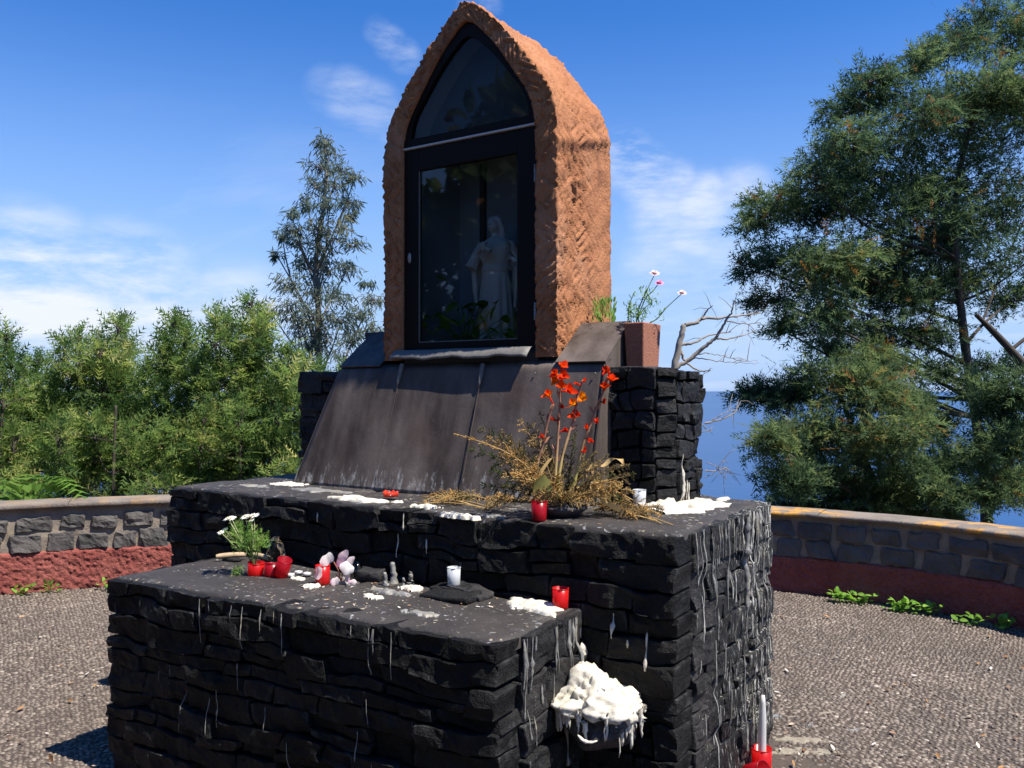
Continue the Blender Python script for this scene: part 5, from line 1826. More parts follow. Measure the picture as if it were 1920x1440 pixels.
# ------------------------------------------------------------------ perimeter wall
def build_wall():
    root = thing('perimeter_wall', 'low curved wall of grey stone blocks over red render round the terrace', 'wall', cw(0, 8.3))
    P = WALL
    n = len(P)
    T = np.gradient(P, axis=0); T /= np.linalg.norm(T, axis=1)[:, None]
    Nout = np.stack([-T[:, 1], T[:, 0]], -1)             # to the left of travel: outward
    s = np.concatenate([[0], np.cumsum(np.linalg.norm(np.diff(P, axis=0), axis=1))])

    def strip(prof, name, mat, res=0.02, amp=0.0, sub=None, s0=None, s1=None, fr=9, ragged=False):
        """prof: list of (out, z); runs along the wall"""
        a0 = s0 if s0 is not None else 0; a1 = s1 if s1 is not None else s[-1]
        ss = np.linspace(a0, a1, max(2, int((a1 - a0) / res)))
        px = np.interp(ss, s, P[:, 0]); pz = np.interp(ss, s, P[:, 1])
        nx = np.interp(ss, s, Nout[:, 0]); nz = np.interp(ss, s, Nout[:, 1])
        V = []
        for (o, z) in prof:
            V.append(np.stack([px + nx * o, pz + nz * o, np.full(len(ss), z)], -1))
        V = np.stack(V, 1).reshape(-1, 3)
        q_ = np.clip((V[:, 0] - 0.3) / 1.8, 0, 1); V[:, 2] = np.where(V[:, 2] > 0.05, V[:, 2] * (1 - 0.085 * q_), V[:, 2])
        W = np.stack([CAM.x + RIGHT.x * V[:, 0] + FWD.x * V[:, 1], CAM.y + RIGHT.y * V[:, 0] + FWD.y * V[:, 1], V[:, 2]], -1)
        if amp:
            k = fbm(W * fr, 3.3, 4)
            nxw = np.repeat(nx, len(prof)); nzw = np.repeat(nz, len(prof))
            W[:, 0] += (RIGHT.x * nxw + FWD.x * nzw) * k * amp
            W[:, 1] += (RIGHT.y * nxw + FWD.y * nzw) * k * amp
            W[:, 2] += vnoise(W * fr * 0.7, 8) * amp * (0.9 if ragged else 0.25) * (W[:, 2] > 0.02)
        F = grid_faces(len(ss), len(prof))
        return link(name, mesh(W, F, mat, True), root)
    zr = 0.335
    strip([(0.34, -1.2), (0.34, 0.738), (0.016, 0.738)] + [(0.016, z) for z in np.linspace(0.735, 0.25, 14)], 'mortar_core', MATS['mortar'], 0.04, 0.010, fr=11)
    band = [(0.05, zr + 0.012), (0.01, zr + 0.015)] + [(-0.012, z) for z in np.linspace(zr, 0.0, 30)]
    strip(band, 'red_render', MATS['red_render'], 0.011, 0.010, fr=44, ragged=True)
    # capping in lengths
    rg = np.random.default_rng(12)
    x = 0.0
    while x < s[-1] - 0.1:
        L = rg.uniform(0.9, 1.4)
        dz = rg.normal(0, 0.003)
        strip([(0.375, 0.67), (0.378, 0.772 + dz), (0.25, 0.784 + dz), (0.05, 0.782 + dz), (-0.032, 0.776 + dz), (-0.040, 0.768 + dz), (-0.042, 0.748), (-0.036, 0.736), (0.03, 0.733)],
              'cap_slab', MATS['cap'], 0.03, 0.007, s0=x, s1=min(x + L - 0.004, s[-1]), fr=9)
        x += L
    # stones in two courses
    cnt = 0
    for (z0, z1, seed) in ((0.525, 0.675, 1), (0.335, 0.515, 2)):
        rg = np.random.default_rng(seed)
        x = rg.uniform(0.02, 0.2)
        while x < s[-1] - 0.3:
            w = rg.uniform(0.19, 0.30); g = rg.uniform(0.035, 0.07)
            xm = x + w / 2
            px, pz = np.interp(xm, s, P[:, 0]), np.interp(xm, s, P[:, 1])
            pix = 960 + FPX * px / max(pz, 0.3)
            if pz > 3.0 and (-500 < pix < 420 or 1380 < pix < 2400):
                tx, tz = np.interp(xm, s, T[:, 0]), np.interp(xm, s, T[:, 1])
                ax = (RIGHT * tx + FWD * tz).normalized()
                ay = Vector((-ax.y, ax.x, 0))              # points outwards (back of the stone)
                hh = (z1 - z0) * rg.uniform(0.78, 0.98)
                me = stone_mesh((w, 0.14, hh), MATS['wall_stone'], rg.random() * 300, 0.011, 0.018, (9, 3, 6), 0.9, True)
                c = cw(px, pz) + ay * (0.07 - rg.uniform(0.004, 0.024))
                place_stone(me, root, (c.x, c.y, ((z0 + z1) / 2 + rg.normal(0, 0.006)) * (1 - 0.085 * min(1, max(0, (px - 0.3) / 1.8)))), ax, ay)
                cnt += 1
            x += w + g
    print('wall stones', cnt)


build_wall()


# ------------------------------------------------------------------ small things: cups and candles
def cup_prof(r, h, flare=1.08, t=0.0022):
    return [(0.0005, 0.0), (r * 0.94, 0.0), (r, 0.004), (r * flare, h), (r * flare - t, h), (r - t, 0.007), (0.0005, 0.006)]


def cup(label, base, r, h, mat, tilt=None, fill=0.0, group=None, name='votive_cup', flare=1.08):
    root = thing(name, label, 'candle cup', base, group)
    M = (Matrix.Rotation(tilt[0], 4, Vector(tilt[1])) if tilt else Matrix.Identity(4))
    MB().lathe([(a, b) for a, b in cup_prof(r, h, flare)], base, 28, M).build('cup_wall', MATS[mat], root)
    MB().lathe([(r * flare - .0024, h - .0012), (r * flare + .0012, h - .0012), (r * flare + .0012, h + .0012), (r * flare - .0024, h + .0012), (r * flare - .0024, h - .0012)], base, 28, M).build('rim', MATS[mat], root)
    if fill:
        MB().lathe([(0.0005, fill * h), (r * 0.97, fill * h), (r * 0.94, 0.008)], base, 20, M).build('wax_fill', MATS['candle'], root)
    return root


def build_cups():
    G = 'red votive cups on the altar'
    cup('bright red votive cup at the right end of the lower step', on_z(1051, 1140, STEP_Z), 0.031, 0.080, 'red_plastic', fill=0.3)
    cup('dark red votive cup before the dried flower arrangement', on_z(1011, 976, PLAT_Z), 0.031, 0.082, 'dark_red_plastic', fill=0.35)
    cup('frosted white votive cup standing on loose stones against the platform', Vector((on_y(851, 1078, -0.085).x, -0.085, STEP_Z + 0.036)), 0.027, 0.075, 'white_plastic', fill=0.5, name='votive_cup')
    cup('frosted white votive cup right of the dried flowers by the plinth', on_z(1199, 950, PLAT_Z), 0.029, 0.080, 'white_plastic', fill=0.6)
    cup('red votive cup holding the white daisies, leftmost on the lower step', on_z(479, 1078, STEP_Z), 0.036, 0.060, 'red_plastic', tilt=(R(6), (0, 1, 0)))
    cup('dark red cup between the daisy cup and the tilted cup', on_z(509, 1081, STEP_Z), 0.034, 0.062, 'dark_red_plastic', tilt=(R(-8), (1, 0.2, 0)))
    cup('dark red cup tilted over to the right beside the tealights', on_z(527, 1083, STEP_Z) + Vector((0, 0, 0.010)), 0.031, 0.085, 'dark_red_plastic', tilt=(R(24), (0.2, 1, 0)))
    cup('red cup behind the fallen orchid petals on the lower step', on_z(605, 1095, STEP_Z), 0.031, 0.085, 'red_plastic')
    cup('tall red cup holding the long white candle on the ground', on_z(1428, 1458, 0.012), 0.042, 0.135, 'red_plastic', name='candle_cup')
    cup('fallen crimson cup leaning beside the long candle on the ground', on_z(1400, 1462, 0.015) + Vector((0, 0, 0.03)), 0.036, 0.11, 'dark_red_plastic', tilt=(R(62), (0.4, 0.9, 0)), name='candle_cup')
    # flattened orange-red tealight, half melted
    p = on_z(731, 936, PLAT_Z)
    r = thing('melted_candle', 'low orange-red melted candle stub on white wax at the platform edge', 'candle', p + Vector((0, 0, 0.016)))
    rg = np.random.default_rng(1)
    b = MB()
    th = np.arange(28) / 28 * 2 * math.pi
    k = 1 + 0.12 * np.sin(th * 3) + 0.06 * rg.normal(size=28)
    pf = [(0.0005, 0.004), (.038, 0.0), (.042, 0.006), (.042, 0.022), (.037, 0.024), (.034, .012), (.0005, .011)]
    V = []
    for i in range(28):
        for (a, z) in pf:
            V.append((p.x + a * k[i] * math.cos(th[i]), p.y + a * 0.8 * k[i] * math.sin(th[i]), p.z + 0.014 + z * (1 + (0.3 * math.sin(th[i] * 5) if z > .02 else 0))))
    b.add(np.array(V), grid_faces(28, len(pf), True)).build('stub', MATS['orange_plastic'], r)
    MB().lathe([(0.0005, .012), (.030, .012), (.030, .008)], p + Vector((0, 0, .014)), 18).build('wax_pool', MATS['candle'], r)
    # long white candle
    c = on_z(1428, 1458, 0.012) + Vector((0, 0, 0.012))
    r = thing('tall_candle', 'long white candle standing in the tall red cup on the ground', 'candle', c)
    tz = np.linspace(0, 0.365, 12)
    rr = np.array([.019, .019, .0188, .0186, .0184, .018, .0178, .0172, .0168, .0145, .012, .008])
    MB().tube([(c.x + 0.006 * (z / .3), c.y, c.z + z) for z in tz], rr, 16).build('candle_body', MATS['candle'], r)
    MB().tube([(c.x + .0073, c.y, c.z + .364), (c.x + .008, c.y, c.z + .374)], .0012, 5).build('wick', MATS['joint'], r)
    # tealights
    for k, (px, py, lab) in enumerate(((526, 1081, 'white tealight leftmost of four beside the tilted red cup'), (545, 1082, 'white tealight second of four beside the tilted red cup'),
                                       (560, 1077, 'white tealight at the back of the four near the tilted cup'), (576, 1080, 'white tealight rightmost of four, nearest the orchid cup'))):
        p = on_z(px, py, STEP_Z) + Vector((0, 0, 0.003))
        r = thing('tealight', lab, 'tealight', p, 'tealights on the lower step')
        MB().lathe([(0.0005, 0), (.0185, 0), (.019, .012), (.0183, .0125), (.018, .009), (.0005, .009)], p, 20).build('tin', MATS['tin'], r)
        MB().lathe([(0.0005, .0105), (.0172, .0100), (.0172, .007)], p, 18).build('wax_fill', MATS['candle'], r)
    # clear cup and crumpled clear plastic
    p = on_z(668, 1086, STEP_Z)
    r = thing('clear_cup', 'small clear empty plastic cup right of the orchid petals', 'cup', p)
    MB().lathe(cup_prof(0.026, 0.078, 1.05), p, 24).build('cup_wall', MATS['clear'], r)
    p = on_z(512, 1060, STEP_Z)
    r = thing('plastic_dome', 'crumpled clear plastic dome lid leaning behind the red cups', 'lid', p)
    V, F, D = noise_ball((p.x, p.y + 0.02, p.z + 0.055), (.055, .035, .085), 5.5, (26, 18), 0.22, 3.0)
    link('dome', mesh(V, F, MATS['clear'], True), r)
    # loose flat stones on the step
    for k, (px, py, sz, zo, lab) in enumerate(((850, 1100, (.20, .10, .034), 0, 'flat dark loose stone carrying the white cup against the platform'), (912, 1098, (.19, .10, .022), .012, 'thin flat loose stone leaning right of the white cup'),
                                          (885, 1108, (.24, .12, .028), -.004, 'long dark loose stone lying lowest on the step by the platform'), (700, 1086, (.12, .08, .05), 0, 'lumpy black loose stone beside the stumps of wax'))):
        p = on_z(px, py, STEP_Z)
        if p.y > -0.085: p.y = -0.085
        if k == 2: p.y = -0.165
        if k == 1: p.x += 0.05
        if k == 0: p.x = on_y(851, 1078, -0.085).x
        me = stone_mesh(sz, MATS['loose'], 5 + k, .006, .012, (8, 4, 3), .4)
        o = link('loose_stone', me); o.location = (p.x, p.y, STEP_Z + sz[2] / 2 + zo); o.rotation_euler = (R(3), R([0, 6, -3, 0][k]), R([4, -8, 3, 20][k]))
        tag(o, lab, 'stone', 'loose stones on the lower step')
    # wooden sticks behind the daisies
    for k, (a, b_, lab) in enumerate((((405, 1040), (462, 1033), 'short pale wooden stick left of the daisies'), ((474, 1036), (508, 1042), 'short pale wooden stick right of the daisy stems'))):
        A, B = on_z(a[0], a[1] + 14, STEP_Z) , on_z(b_[0], b_[1] + 17, STEP_Z)
        A.z += .028; B.z += .028
        A.y = min(A.y, -.03); B.y = min(B.y, -.03)
        o = MB().tube(spline([A, A.lerp(B, .5) + Vector((0, 0, .003)), B], 8), [.010, .013, .014, .014, .013, .014, .013, .009], 8).build('wooden_stick', MATS['wood'])
        tag(o, lab, 'stick', 'wooden sticks on the lower step')
        V, F, D = noise_ball((A.lerp(B, .5).x, A.lerp(B, .5).y, STEP_Z + 0.008), (.06, .03, .012), k + 2., (16, 10), .2)
        o = link('loose_stone', mesh(V, F, MATS['loose'], True)); tag(o, ['flat dark pebble under the left wooden stick', 'flat dark pebble under the right wooden stick'][k], 'stone')


build_cups()


def petal_ring(mb, c, axis, n, L, W, seed, open_=0.9, cup=0.25, tint=(0.4, 0.7), jitter=0.15, npt=5, pts=2.0):
    rg = np.random.default_rng(seed)
    q = Vector((0, 0, 1)).rotation_difference(Vector(axis).normalized()).to_matrix()
    for k in range(n):
        a = k / n * 2 * math.pi + rg.normal(0, jitter)
        op = open_ + rg.normal(0, jitter)
        tv, tf = blade(L * rg.uniform(.85, 1.1), W, npt, cup, L * 0.15, pts)
        m = q @ Matrix.Rotation(a, 3, 'Z') @ Matrix.Rotation(-(math.pi / 2 - op), 3, 'Y')
        V = tv @ np.array(m).T + np.array(tuple(c))
        x = tv[:, 0] / L
        mb.add(V, tf, np.clip(tint[0] + (tint[1] - tint[0]) * (1 - x) + rg.normal(0, .05), 0, 1))


def frond(mb, a, b, width, droop, rg, tint, pairs=16, flat=0.0, side=None):
    """a spray of scale-leaved cypress from a to b"""
    a, b = np.array(tuple(a)), np.array(tuple(b))
    L = np.linalg.norm(b - a)
    d = (b - a) / L
    mid = (a + b) / 2 + np.array([0, 0, droop * L])
    P = spline([a, mid, b], 24)
    mb.tube(P, np.linspace(0.003, 0.0012, 24), 4, tint=min(1, tint + 0.1), cap=False)
    T = np.gradient(P, axis=0); T /= np.linalg.norm(T, axis=1)[:, None]
    sd = np.cross(T[10], [0, 0, 1.0]) if side is None else np.array(side, float)
    sd = sd + rg.normal(0, .25, 3); sd /= np.linalg.norm(sd)
    for i in range(pairs):
        t = 0.12 + 0.86 * i / (pairs - 1)
        k = int(t * 23)
        p, tt = P[k], T[k]
        l = width * (math.sin(math.pi * (0.15 + 0.8 * t)) ** 0.7) * rg.uniform(.7, 1.15)
        for s in (-1, 1):
            dd = tt * 0.75 + s * sd * 0.75 + rg.normal(0, .18, 3); dd /= np.linalg.norm(dd)
            q = p + dd * l + np.array([0, 0, -0.12 * l])
            ti = float(np.clip(tint + rg.normal(0, .13), 0, 1))
            mb.tube([p, (p + q) / 2, q], [.0016, .0022, .0008], 3, tint=ti, cap=False)
            nl = max(3, int(l / 0.007))
            for j in range(nl):
                f = (j + .6) / nl
                pp = p + (q - p) * f
                for s2 in (-1, 1):
                    e = dd * .7 + s2 * np.cross(dd, np.cross(sd, tt)) * .6 + rg.normal(0, .25, 3)
                    e /= np.linalg.norm(e)
                    ll = 0.35 * l * (1 - .6 * f) * rg.uniform(.6, 1.2) + .004
                    w = np.cross(e, rg.normal(0, 1, 3)); w /= np.linalg.norm(w)
                    w *= .0022
                    m = pp + e * ll * .5
                    mb.add(np.array([pp, m + w, pp + e * ll, m - w]), np.array([[0, 1, 2, 3]]), float(np.clip(ti + rg.normal(0, .06), 0, 1)))


def build_arrangement():
    def zp(x, y, Z=3.83):
        return at(780 + x / 4, 640 + y / 4, Z)
    c = on_z(1052, 968, PLAT_Z)
    root = thing('flower_arrangement', 'withered arrangement of red gladioli and dried cypress on the platform', 'flowers', c)
    rg = np.random.default_rng(33)
    # shallow dark bowl
    MB().lathe([(0.0005, .004), (.075, .004), (.115, .035), (.118, .050), (.110, .050), (.07, .012), (.0005, .012)], c, 28).build('bowl', MATS['dark_planter'], root)
    V, F, D = noise_ball((c.x, c.y, c.z + .045), (.095, .095, .035), 3, (20, 12), .2)
    link('foam_block', mesh(V, F, MATS['dark_planter'], True), root)
    zc = (c - CAM).dot(FWD)
    st = [([(870, 1130), (900, 950), (950, 780), (985, 620), (1030, 470)], .0085, .0045, -.02, [(1000, 415, .6), (955, 720, .0)]),
          ([(1040, 1120), (1048, 950), (1062, 760), (1075, 560), (1083, 400), (1088, 260)], .008, .004, .02,
           [(1090, 195, .35), (1055, 255, .4), (1105, 268, .3), (1065, 305, .75), (1088, 345, .65), (1150, 378, .2), (1105, 500, .05), (1040, 590, .1), (1140, 670, .1)]),
          ([(1062, 1080), (1095, 880), (1145, 700), (1185, 570), (1215, 400), (1250, 290)], .0075, .004, .05,
           [(1190, 478, .7), (1255, 435, .95), (1190, 565, .3), (1220, 325, .15), (1262, 300, .1), (1150, 690, .1)]),
          ([(1190, 1060), (1230, 860), (1285, 690), (1345, 520), (1395, 400), (1445, 260)], .008, .004, -.03,
           [(1450, 228, .3), (1470, 300, .35), (1415, 360, .45), (1415, 465, .1), (1365, 610, .1), (1330, 755, .05), (1275, 650, .05), (1260, 830, .05)])]
    for si, (pts, r0, r1, dz, fl) in enumerate(st):
        P = spline([zp(x, y, zc + dz * i / 4) for i, (x, y) in enumerate(pts)], 26)
        # foot into the bowl
        P = np.concatenate([[(P[0] + np.array(tuple(c + Vector((0, 0, .04))))) / 2], P])
        b = MB()
        t = np.linspace(1, 0, len(P))
        b.tube(P, np.linspace(r0, r1, len(P)) * (1 + .12 * rg.normal(size=len(P))), 7, tint=0.45)
        # paint the stalk greener low down
        b.T[0] = np.tile(np.clip(0.25 + 0.75 * t ** 1.6, 0, 1), 7)
        stalk = b.build('gladiolus_stalk', MATS['glad_stem'], root)
        # bracts clasping the stalk
        sb = MB()
        for k in range(9):
            i = rg.integers(6, len(P) - 2)
            d = P[min(i + 1, len(P) - 1)] - P[i]; d /= np.linalg.norm(d)
            e = d + rg.normal(0, .35, 3)
            tv, tf = blade(.045, .013, 4, .5, .004)
            Ms = frames(e[None], rg)
            V, F = scatter(tv, tf, Ms, P[i][None], np.array([1.0]))
            sb.add(V, tf, float(rg.uniform(0, .5)))
        sb.build('bract', MATS['glad_stem'], stalk)
        for (x, y, ti) in fl:
            p = zp(x, y, zc + dz - .01 + rg.normal(0, .01))
            big = ti > .15
            fb = MB()
            ax = Vector((rg.normal(0, .5), -.7 + rg.normal(0, .3), .6))
            if big:
                petal_ring(fb, p, ax, 3, .038, .030, int(x), .75, .35, (max(0, ti - .25), min(1, ti + .35)))
                petal_ring(fb, p, ax, 3, .035, .026, int(y), .45, .4, (max(0, ti - .3), min(1, ti + .3)))
            else:
                petal_ring(fb, p, ax, 4, .026, .013, int(x), .3, .5, (0.0, .25), .3)
            # short throat back to the stalk
            k = np.argmin(np.linalg.norm(P - np.array(tuple(p)), axis=1))
            fb.tube([P[k], (P[k] + np.array(tuple(p))) / 2, p], [.003, .004, .005], 5, tint=.1)
            fb.build('gladiolus_flower', MATS['glad'], stalk)
    # fronds fanning out of the bowl
    A = c + Vector((0, 0, .05))
    fr = [((285, 690), .05, .10, .82, -.10), ((470, 655), .06, .12, .25, -.05), ((400, 800), .06, .08, .10, 0.02), ((640, 680), .06, .04, .50, .05), ((775, 585), .055, .04, .55, .05), ((930, 520), .05, .02, .45, .05),
          ((560, 960), .07, .02, .05, .06), ((620, 850), .06, .05, .75, -.08), ((860, 700), .06, .02, .30, .08), ((1190, 690), .06, .02, .15, .08), ((1260, 860), .05, .03, .35, .05),
          ((1440, 850), .05, .06, .35, .04), ((1640, 1000), .055, .08, .30, -.02), ((1600, 930), .05, .10, .40, .06), ((1745, 1265), .06, .22, .85, -.10), ((1560, 1180), .06, .12, .08, -.05), ((1480, 1120), .06, .15, .80, -.10),
          ((720, 980), .055, .08, .80, -.12), ((500, 1080), .06, .05, .08, 0.0), ((760, 1080), .06, .05, .5, -.10), ((1320, 1150), .05, .08, .55, -.13), ((1150, 1130), .05, .05, .5, -.14), ((1020, 1180), .05, .06, .45, -.13),
          ((1250, 1220), .05, .08, .5, -.12), ((900, 1130), .05, .06, .6, -.12), ((1380, 1010), .05, .05, .45, .03), ((980, 800), .05, .02, .35, .06), ((1110, 830), .05, .02, .4, .03),
          ((540, 720), .055, .08, .85, -.06), ((700, 760), .06, .05, .62, -.02), ((650, 1010), .05, .10, .92, -.14), ((820, 900), .05, .04, .7, -.10), ((1380, 930), .05, .05, .6, -.06), ((1520, 1060), .05, .12, .92, -.12), ((1640, 1140), .05, .16, .95, -.12), ((1420, 1180), .05, .10, .7, -.15), ((870, 620), .05, .02, .5, .02), ((1060, 1000), .05, .04, .65, -.13), ((780, 1180), .05, .04, .55, -.12), ((1350, 820), .05, .03, .3, .05)]
    for k, ((x, y), w, dr, ti, dz) in enumerate(fr):
        B = zp(x, y, zc + dz)
        if B.z < PLAT_Z + .012: B.z = PLAT_Z + .012
        mb = MB()
        frond(mb, A + Vector((rg.normal(0, .03), rg.normal(0, .03), 0)), B, w, dr, rg, ti, 15, side=tuple(RIGHT * rg.normal(.3, .5) + UP * rg.normal(.6, .4)))
        mb.build('cypress_frond', MATS['dry'], root)
    # broad wilting leaf, strap leaf, curled tan leaf
    tv, tf = blade(.125, .085, 7, .35, .02, 1.6)
    q = zp(945, 1225, zc - .10)
    e = (zp(950, 1080, zc - .09) - q)
    Vv, Ff = scatter(tv, tf, frames(np.array([tuple(e)]), np.random.default_rng(1), .0, .01), np.array([tuple(q)]), np.array([1.0]))
    q.z = max(q.z, PLAT_Z + .01)
    side = RIGHT
    ex = e.normalized(); ey = RIGHT.copy(); ez = ex.cross(ey).normalized(); ey = ez.cross(ex)
    V = np.array([tuple(q + ex * a[0] * 1.0 + ey * a[1] + ez * a[2]) for a in tv])
    MB().add(V, tf, .7).build('broad_leaf', MATS['lime_leaf'], root)
    P = spline([zp(905, 1110, zc - .06), zp(935, 990, zc - .06), zp(1010, 880, zc - .05)], 10)
    V, F = [], grid_faces(10, 2)
    for i, p in enumerate(P):
        w = .012 * (1 - .3 * i / 9)
        V += [p - np.array(tuple(RIGHT)) * w, p + np.array(tuple(RIGHT)) * w + np.array(tuple(UP)) * .004]
    MB().add(np.array(V), F, .95).build('strap_leaf', MATS['dry'], root)
    P = spline([zp(1280, 970, zc - .02), zp(1330, 930, zc - .02), zp(1400, 930, zc - .03), zp(1480, 880, zc - .02), zp(1550, 900, zc), zp(1560, 930, zc + .01), zp(1500, 935, zc)], 26)
    V = []
    for i, p in enumerate(P):
        w = .009 + .004 * math.sin(i * .8); a = i * .45
        d = np.array(tuple(RIGHT)) * math.cos(a) * .5 + np.array([0, 0, 1]) * math.sin(a) + np.array(tuple(FWD)) * math.cos(a)
        V += [p - d * w, p + d * w]
    MB().add(np.array(V), grid_faces(26, 2), .98).build('curled_leaf', MATS['dry'], root)
    P = spline([zp(1370, 1180, zc - .10), zp(1480, 1240, zc - .11), zp(1580, 1290, zc - .11)], 8)
    V = []
    for i, p in enumerate(P):
        w = .011 * math.sin(math.pi * (i + 1) / 9) + .002
        V += [p - np.array([0, 0, w]), p + np.array([0, 0, w])]
    MB().add(np.array(V), grid_faces(8, 2), .45).build('strap_leaf', MATS['dry'], root)
    # dried branches lying flat
    for (lab, x0, x1, y0, y1, n, sd) in (('dried cypress branch lying left of the arrangement along the platform edge', 800, 60, 1245, 1185, 15, 5), ('dried straw-coloured cypress branch lying right of the arrangement', 1290, 1900, 1290, 1370, 12, 6)):
        rg = np.random.default_rng(sd)
        base = on_z(780 + x0 / 4, 640 + y0 / 4, PLAT_Z)
        o = thing('dried_branch', lab, 'branch', base, 'dried branches on the platform')
        for k in range(n):
            f = rg.random() * .75
            a = base.lerp(on_z(780 + x1 / 4, 640 + y1 / 4, PLAT_Z), f) + Vector((rg.normal(0, .015), rg.normal(0, .02), .02 + .018 * rg.random()))
            tip = on_z(780 + (x0 + (x1 - x0) * min(1, f + rg.uniform(.2, .4))) / 4, 640 + (y0 + (y1 - y0) * f + rg.normal(0, 26)) / 4, PLAT_Z)
            tip.z = PLAT_Z + .012 + .02 * rg.random()
            mb = MB()
            frond(mb, a, tip, .038, .10, rg, float(rg.uniform(.45, .75)), 11, side=(rg.normal(0, .5), rg.normal(.4, .4), rg.normal(.3, .4)))
            mb.build('cypress_frond', MATS['dry'], o)
        mb = MB()
        for k in range(5):
            pa = on_z(780 + (x0 + (x1 - x0) * rg.uniform(.1, .5)) / 4, 640 + (y0 + rg.normal(10, 25)) / 4, PLAT_Z); pb = on_z(780 + (x0 + (x1 - x0) * rg.uniform(.7, 1.1)) / 4, 640 + (y1 + rg.normal(0, 25)) / 4, PLAT_Z)
            pa.z = PLAT_Z + .01; pb.z = PLAT_Z + .008
            mb.tube(spline([pa, pa.lerp(pb, .5) + Vector((0, rg.normal(0, .02), .015)), pb], 8), .0018, 4, tint=.95)
        mb.build('straw', MATS['dry'], o)


build_arrangement()


def build_plants():
    rg = np.random.default_rng(21)
    # ---- daisies in the red cup
    b0 = on_z(479, 1078, STEP_Z) + Vector((0, 0, .04))
    root = thing('daisy_plant', 'small plant with white daisies growing from the leftmost red cup', 'plant', b0)
    zc = (b0 - CAM).dot(FWD)
    def zp(x, y, dz=0):
        return at(380 + x / 4.8, 920 + y / 4.8, zc + dz)
    lf = MB(); stm = MB()
    tips = [(230, 250), (260, 250), (385, 235), (430, 235), (465, 225), (200, 350), (165, 375), (440, 265)]
    hubs = [(300, 330), (260, 420), (340, 400), (420, 360), (450, 440), (400, 470), (340, 480), (500, 430), (530, 470), (480, 500)]
    for (x, y) in hubs:
        h = zp(x, y, rg.normal(0, .02))
        stm.tube(spline([b0, b0.lerp(h, .5) + Vector((rg.normal(0, .008), 0, .01)), h], 8), .0022, 5, tint=.5)
        for k in range(46):
            p = np.array(tuple(h)) + rg.normal(0, .019, 3)
            d = rg.normal(0, 1, 3) + np.array([0, 0, .8])
            V, F = scatter(ACACIA_S[0], ACACIA_S[1], frames(d[None], rg), p[None], np.array([rg.uniform(.018, .034)]))
            lf.add(V, F, float(rg.random()))
    lf.build('foliage', MATS['succulent'], root); stm.build('stems', MATS['stem'], root)
    for k, (x, y) in enumerate(tips):
        p = zp(x, y, rg.normal(0, .015))
        fb = MB()
        s = .024 if k < 5 else .016
        petal_ring(fb, p, (rg.normal(0, .2), -.35, .9), 13, s, .008, k, 1.35, .1, (1.0, .75), .06, 4)
        fb.tube([b0.lerp(p, .45), p], .0013, 4, tint=.2)
        o = fb.build('daisy', MATS['white_petal'], root)
        V, F, D = noise_ball(tuple(p + Vector((0, -.002, .004))), (.006, .006, .004), k, (10, 6), .1)
        link('disc', mesh(V, F, MATS['white_petal'], True, np.zeros(len(V))), o)
    q = zp(315, 685); q.z = STEP_Z + .02
    o = thing('small_weed', 'tuft of green leaves at the foot of the daisy cup', 'plant', q - Vector((0, 0, .02)))
    lf = MB()
    for k in range(60):
        d = rg.normal(0, 1, 3) + np.array([0, 0, .6])
        V, F = scatter(ACACIA_S[0], ACACIA_S[1], frames(d[None], rg), (np.array(tuple(q)) + rg.normal(0, .012, 3))[None], np.array([rg.uniform(.018, .03)]))
        lf.add(V, F, float(rg.random()))
    lf.build('foliage', MATS['succulent'], o)
    # ---- orchid petals around the red cup
    c = on_z(640, 1092, STEP_Z)
    zc2 = (c - CAM).dot(FWD)
    def zo(x, y, dz=0):
        return at(380 + x / 4.8, 920 + y / 4.8, zc2 + dz)
    root = thing('orchid_bloom', 'wilting pink-white orchid bloom leaning on a red cup', 'flower', c)
    for k, (x0, y0, x1, y1, W, dz, t) in enumerate(((1060, 660, 1180, 590, .042, -.05, .95), (1225, 690, 1300, 530, .030, .0, .35), (1230, 690, 1365, 700, .044, -.05, .95), (1030, 800, 1035, 680, .026, -.08, .9), (1250, 660, 1370, 600, .026, .02, .55), (1290, 820, 1310, 740, .018, -.03, .5), (1150, 830, 1230, 810, .03, -.06, .6), (1310, 830, 1390, 830, .02, -.05, .55))):
        a, b_ = zo(x0, y0, dz), zo(x1, y1, dz)
        a.z = max(a.z, STEP_Z + .008); b_.z = max(b_.z, STEP_Z + .008)
        L = (b_ - a).length
        ex = (b_ - a).normalized(); ez = (-FWD + UP * .4).normalized(); ey = ez.cross(ex).normalized(); ez = ex.cross(ey)
        tv, tf = blade(L, W * 1.25, 9, -.45, -.006, 2.3)
        tv[:, 1] *= 1 + .16 * np.sin(tv[:, 0] / L * 9 + k * 2.1) ; tv[:, 1] += .10 * L * np.sin(tv[:, 0] / L * 2.4 + k); tv[:, 2] += .05 * L * np.sin(tv[:, 1] / W * 7 + k) * (np.abs(tv[:, 1]) > W * .2)
        V = np.array([tuple(a + ex * v[0] + ey * v[1] + ez * (v[2])) for v in tv])
        MB().add(V, tf, np.clip(t - .5 * (1 - tv[:, 0] / L) ** 3 + .1 * np.sin(np.arange(len(V))), 0, 1)).build('petal', MATS['orchid'], root)
    sb = MB()
    for (x, y) in ((1180, 640), (1240, 690), (1280, 800), (1200, 760)):
        p = zo(x, y, -.02); sb.tube([c + Vector((0, 0, .003)), c.lerp(p, .6) + Vector((.01, 0, .0)), p], .003, 5, tint=.15)
    sb.build('stem', MATS['glad_stem'], root)
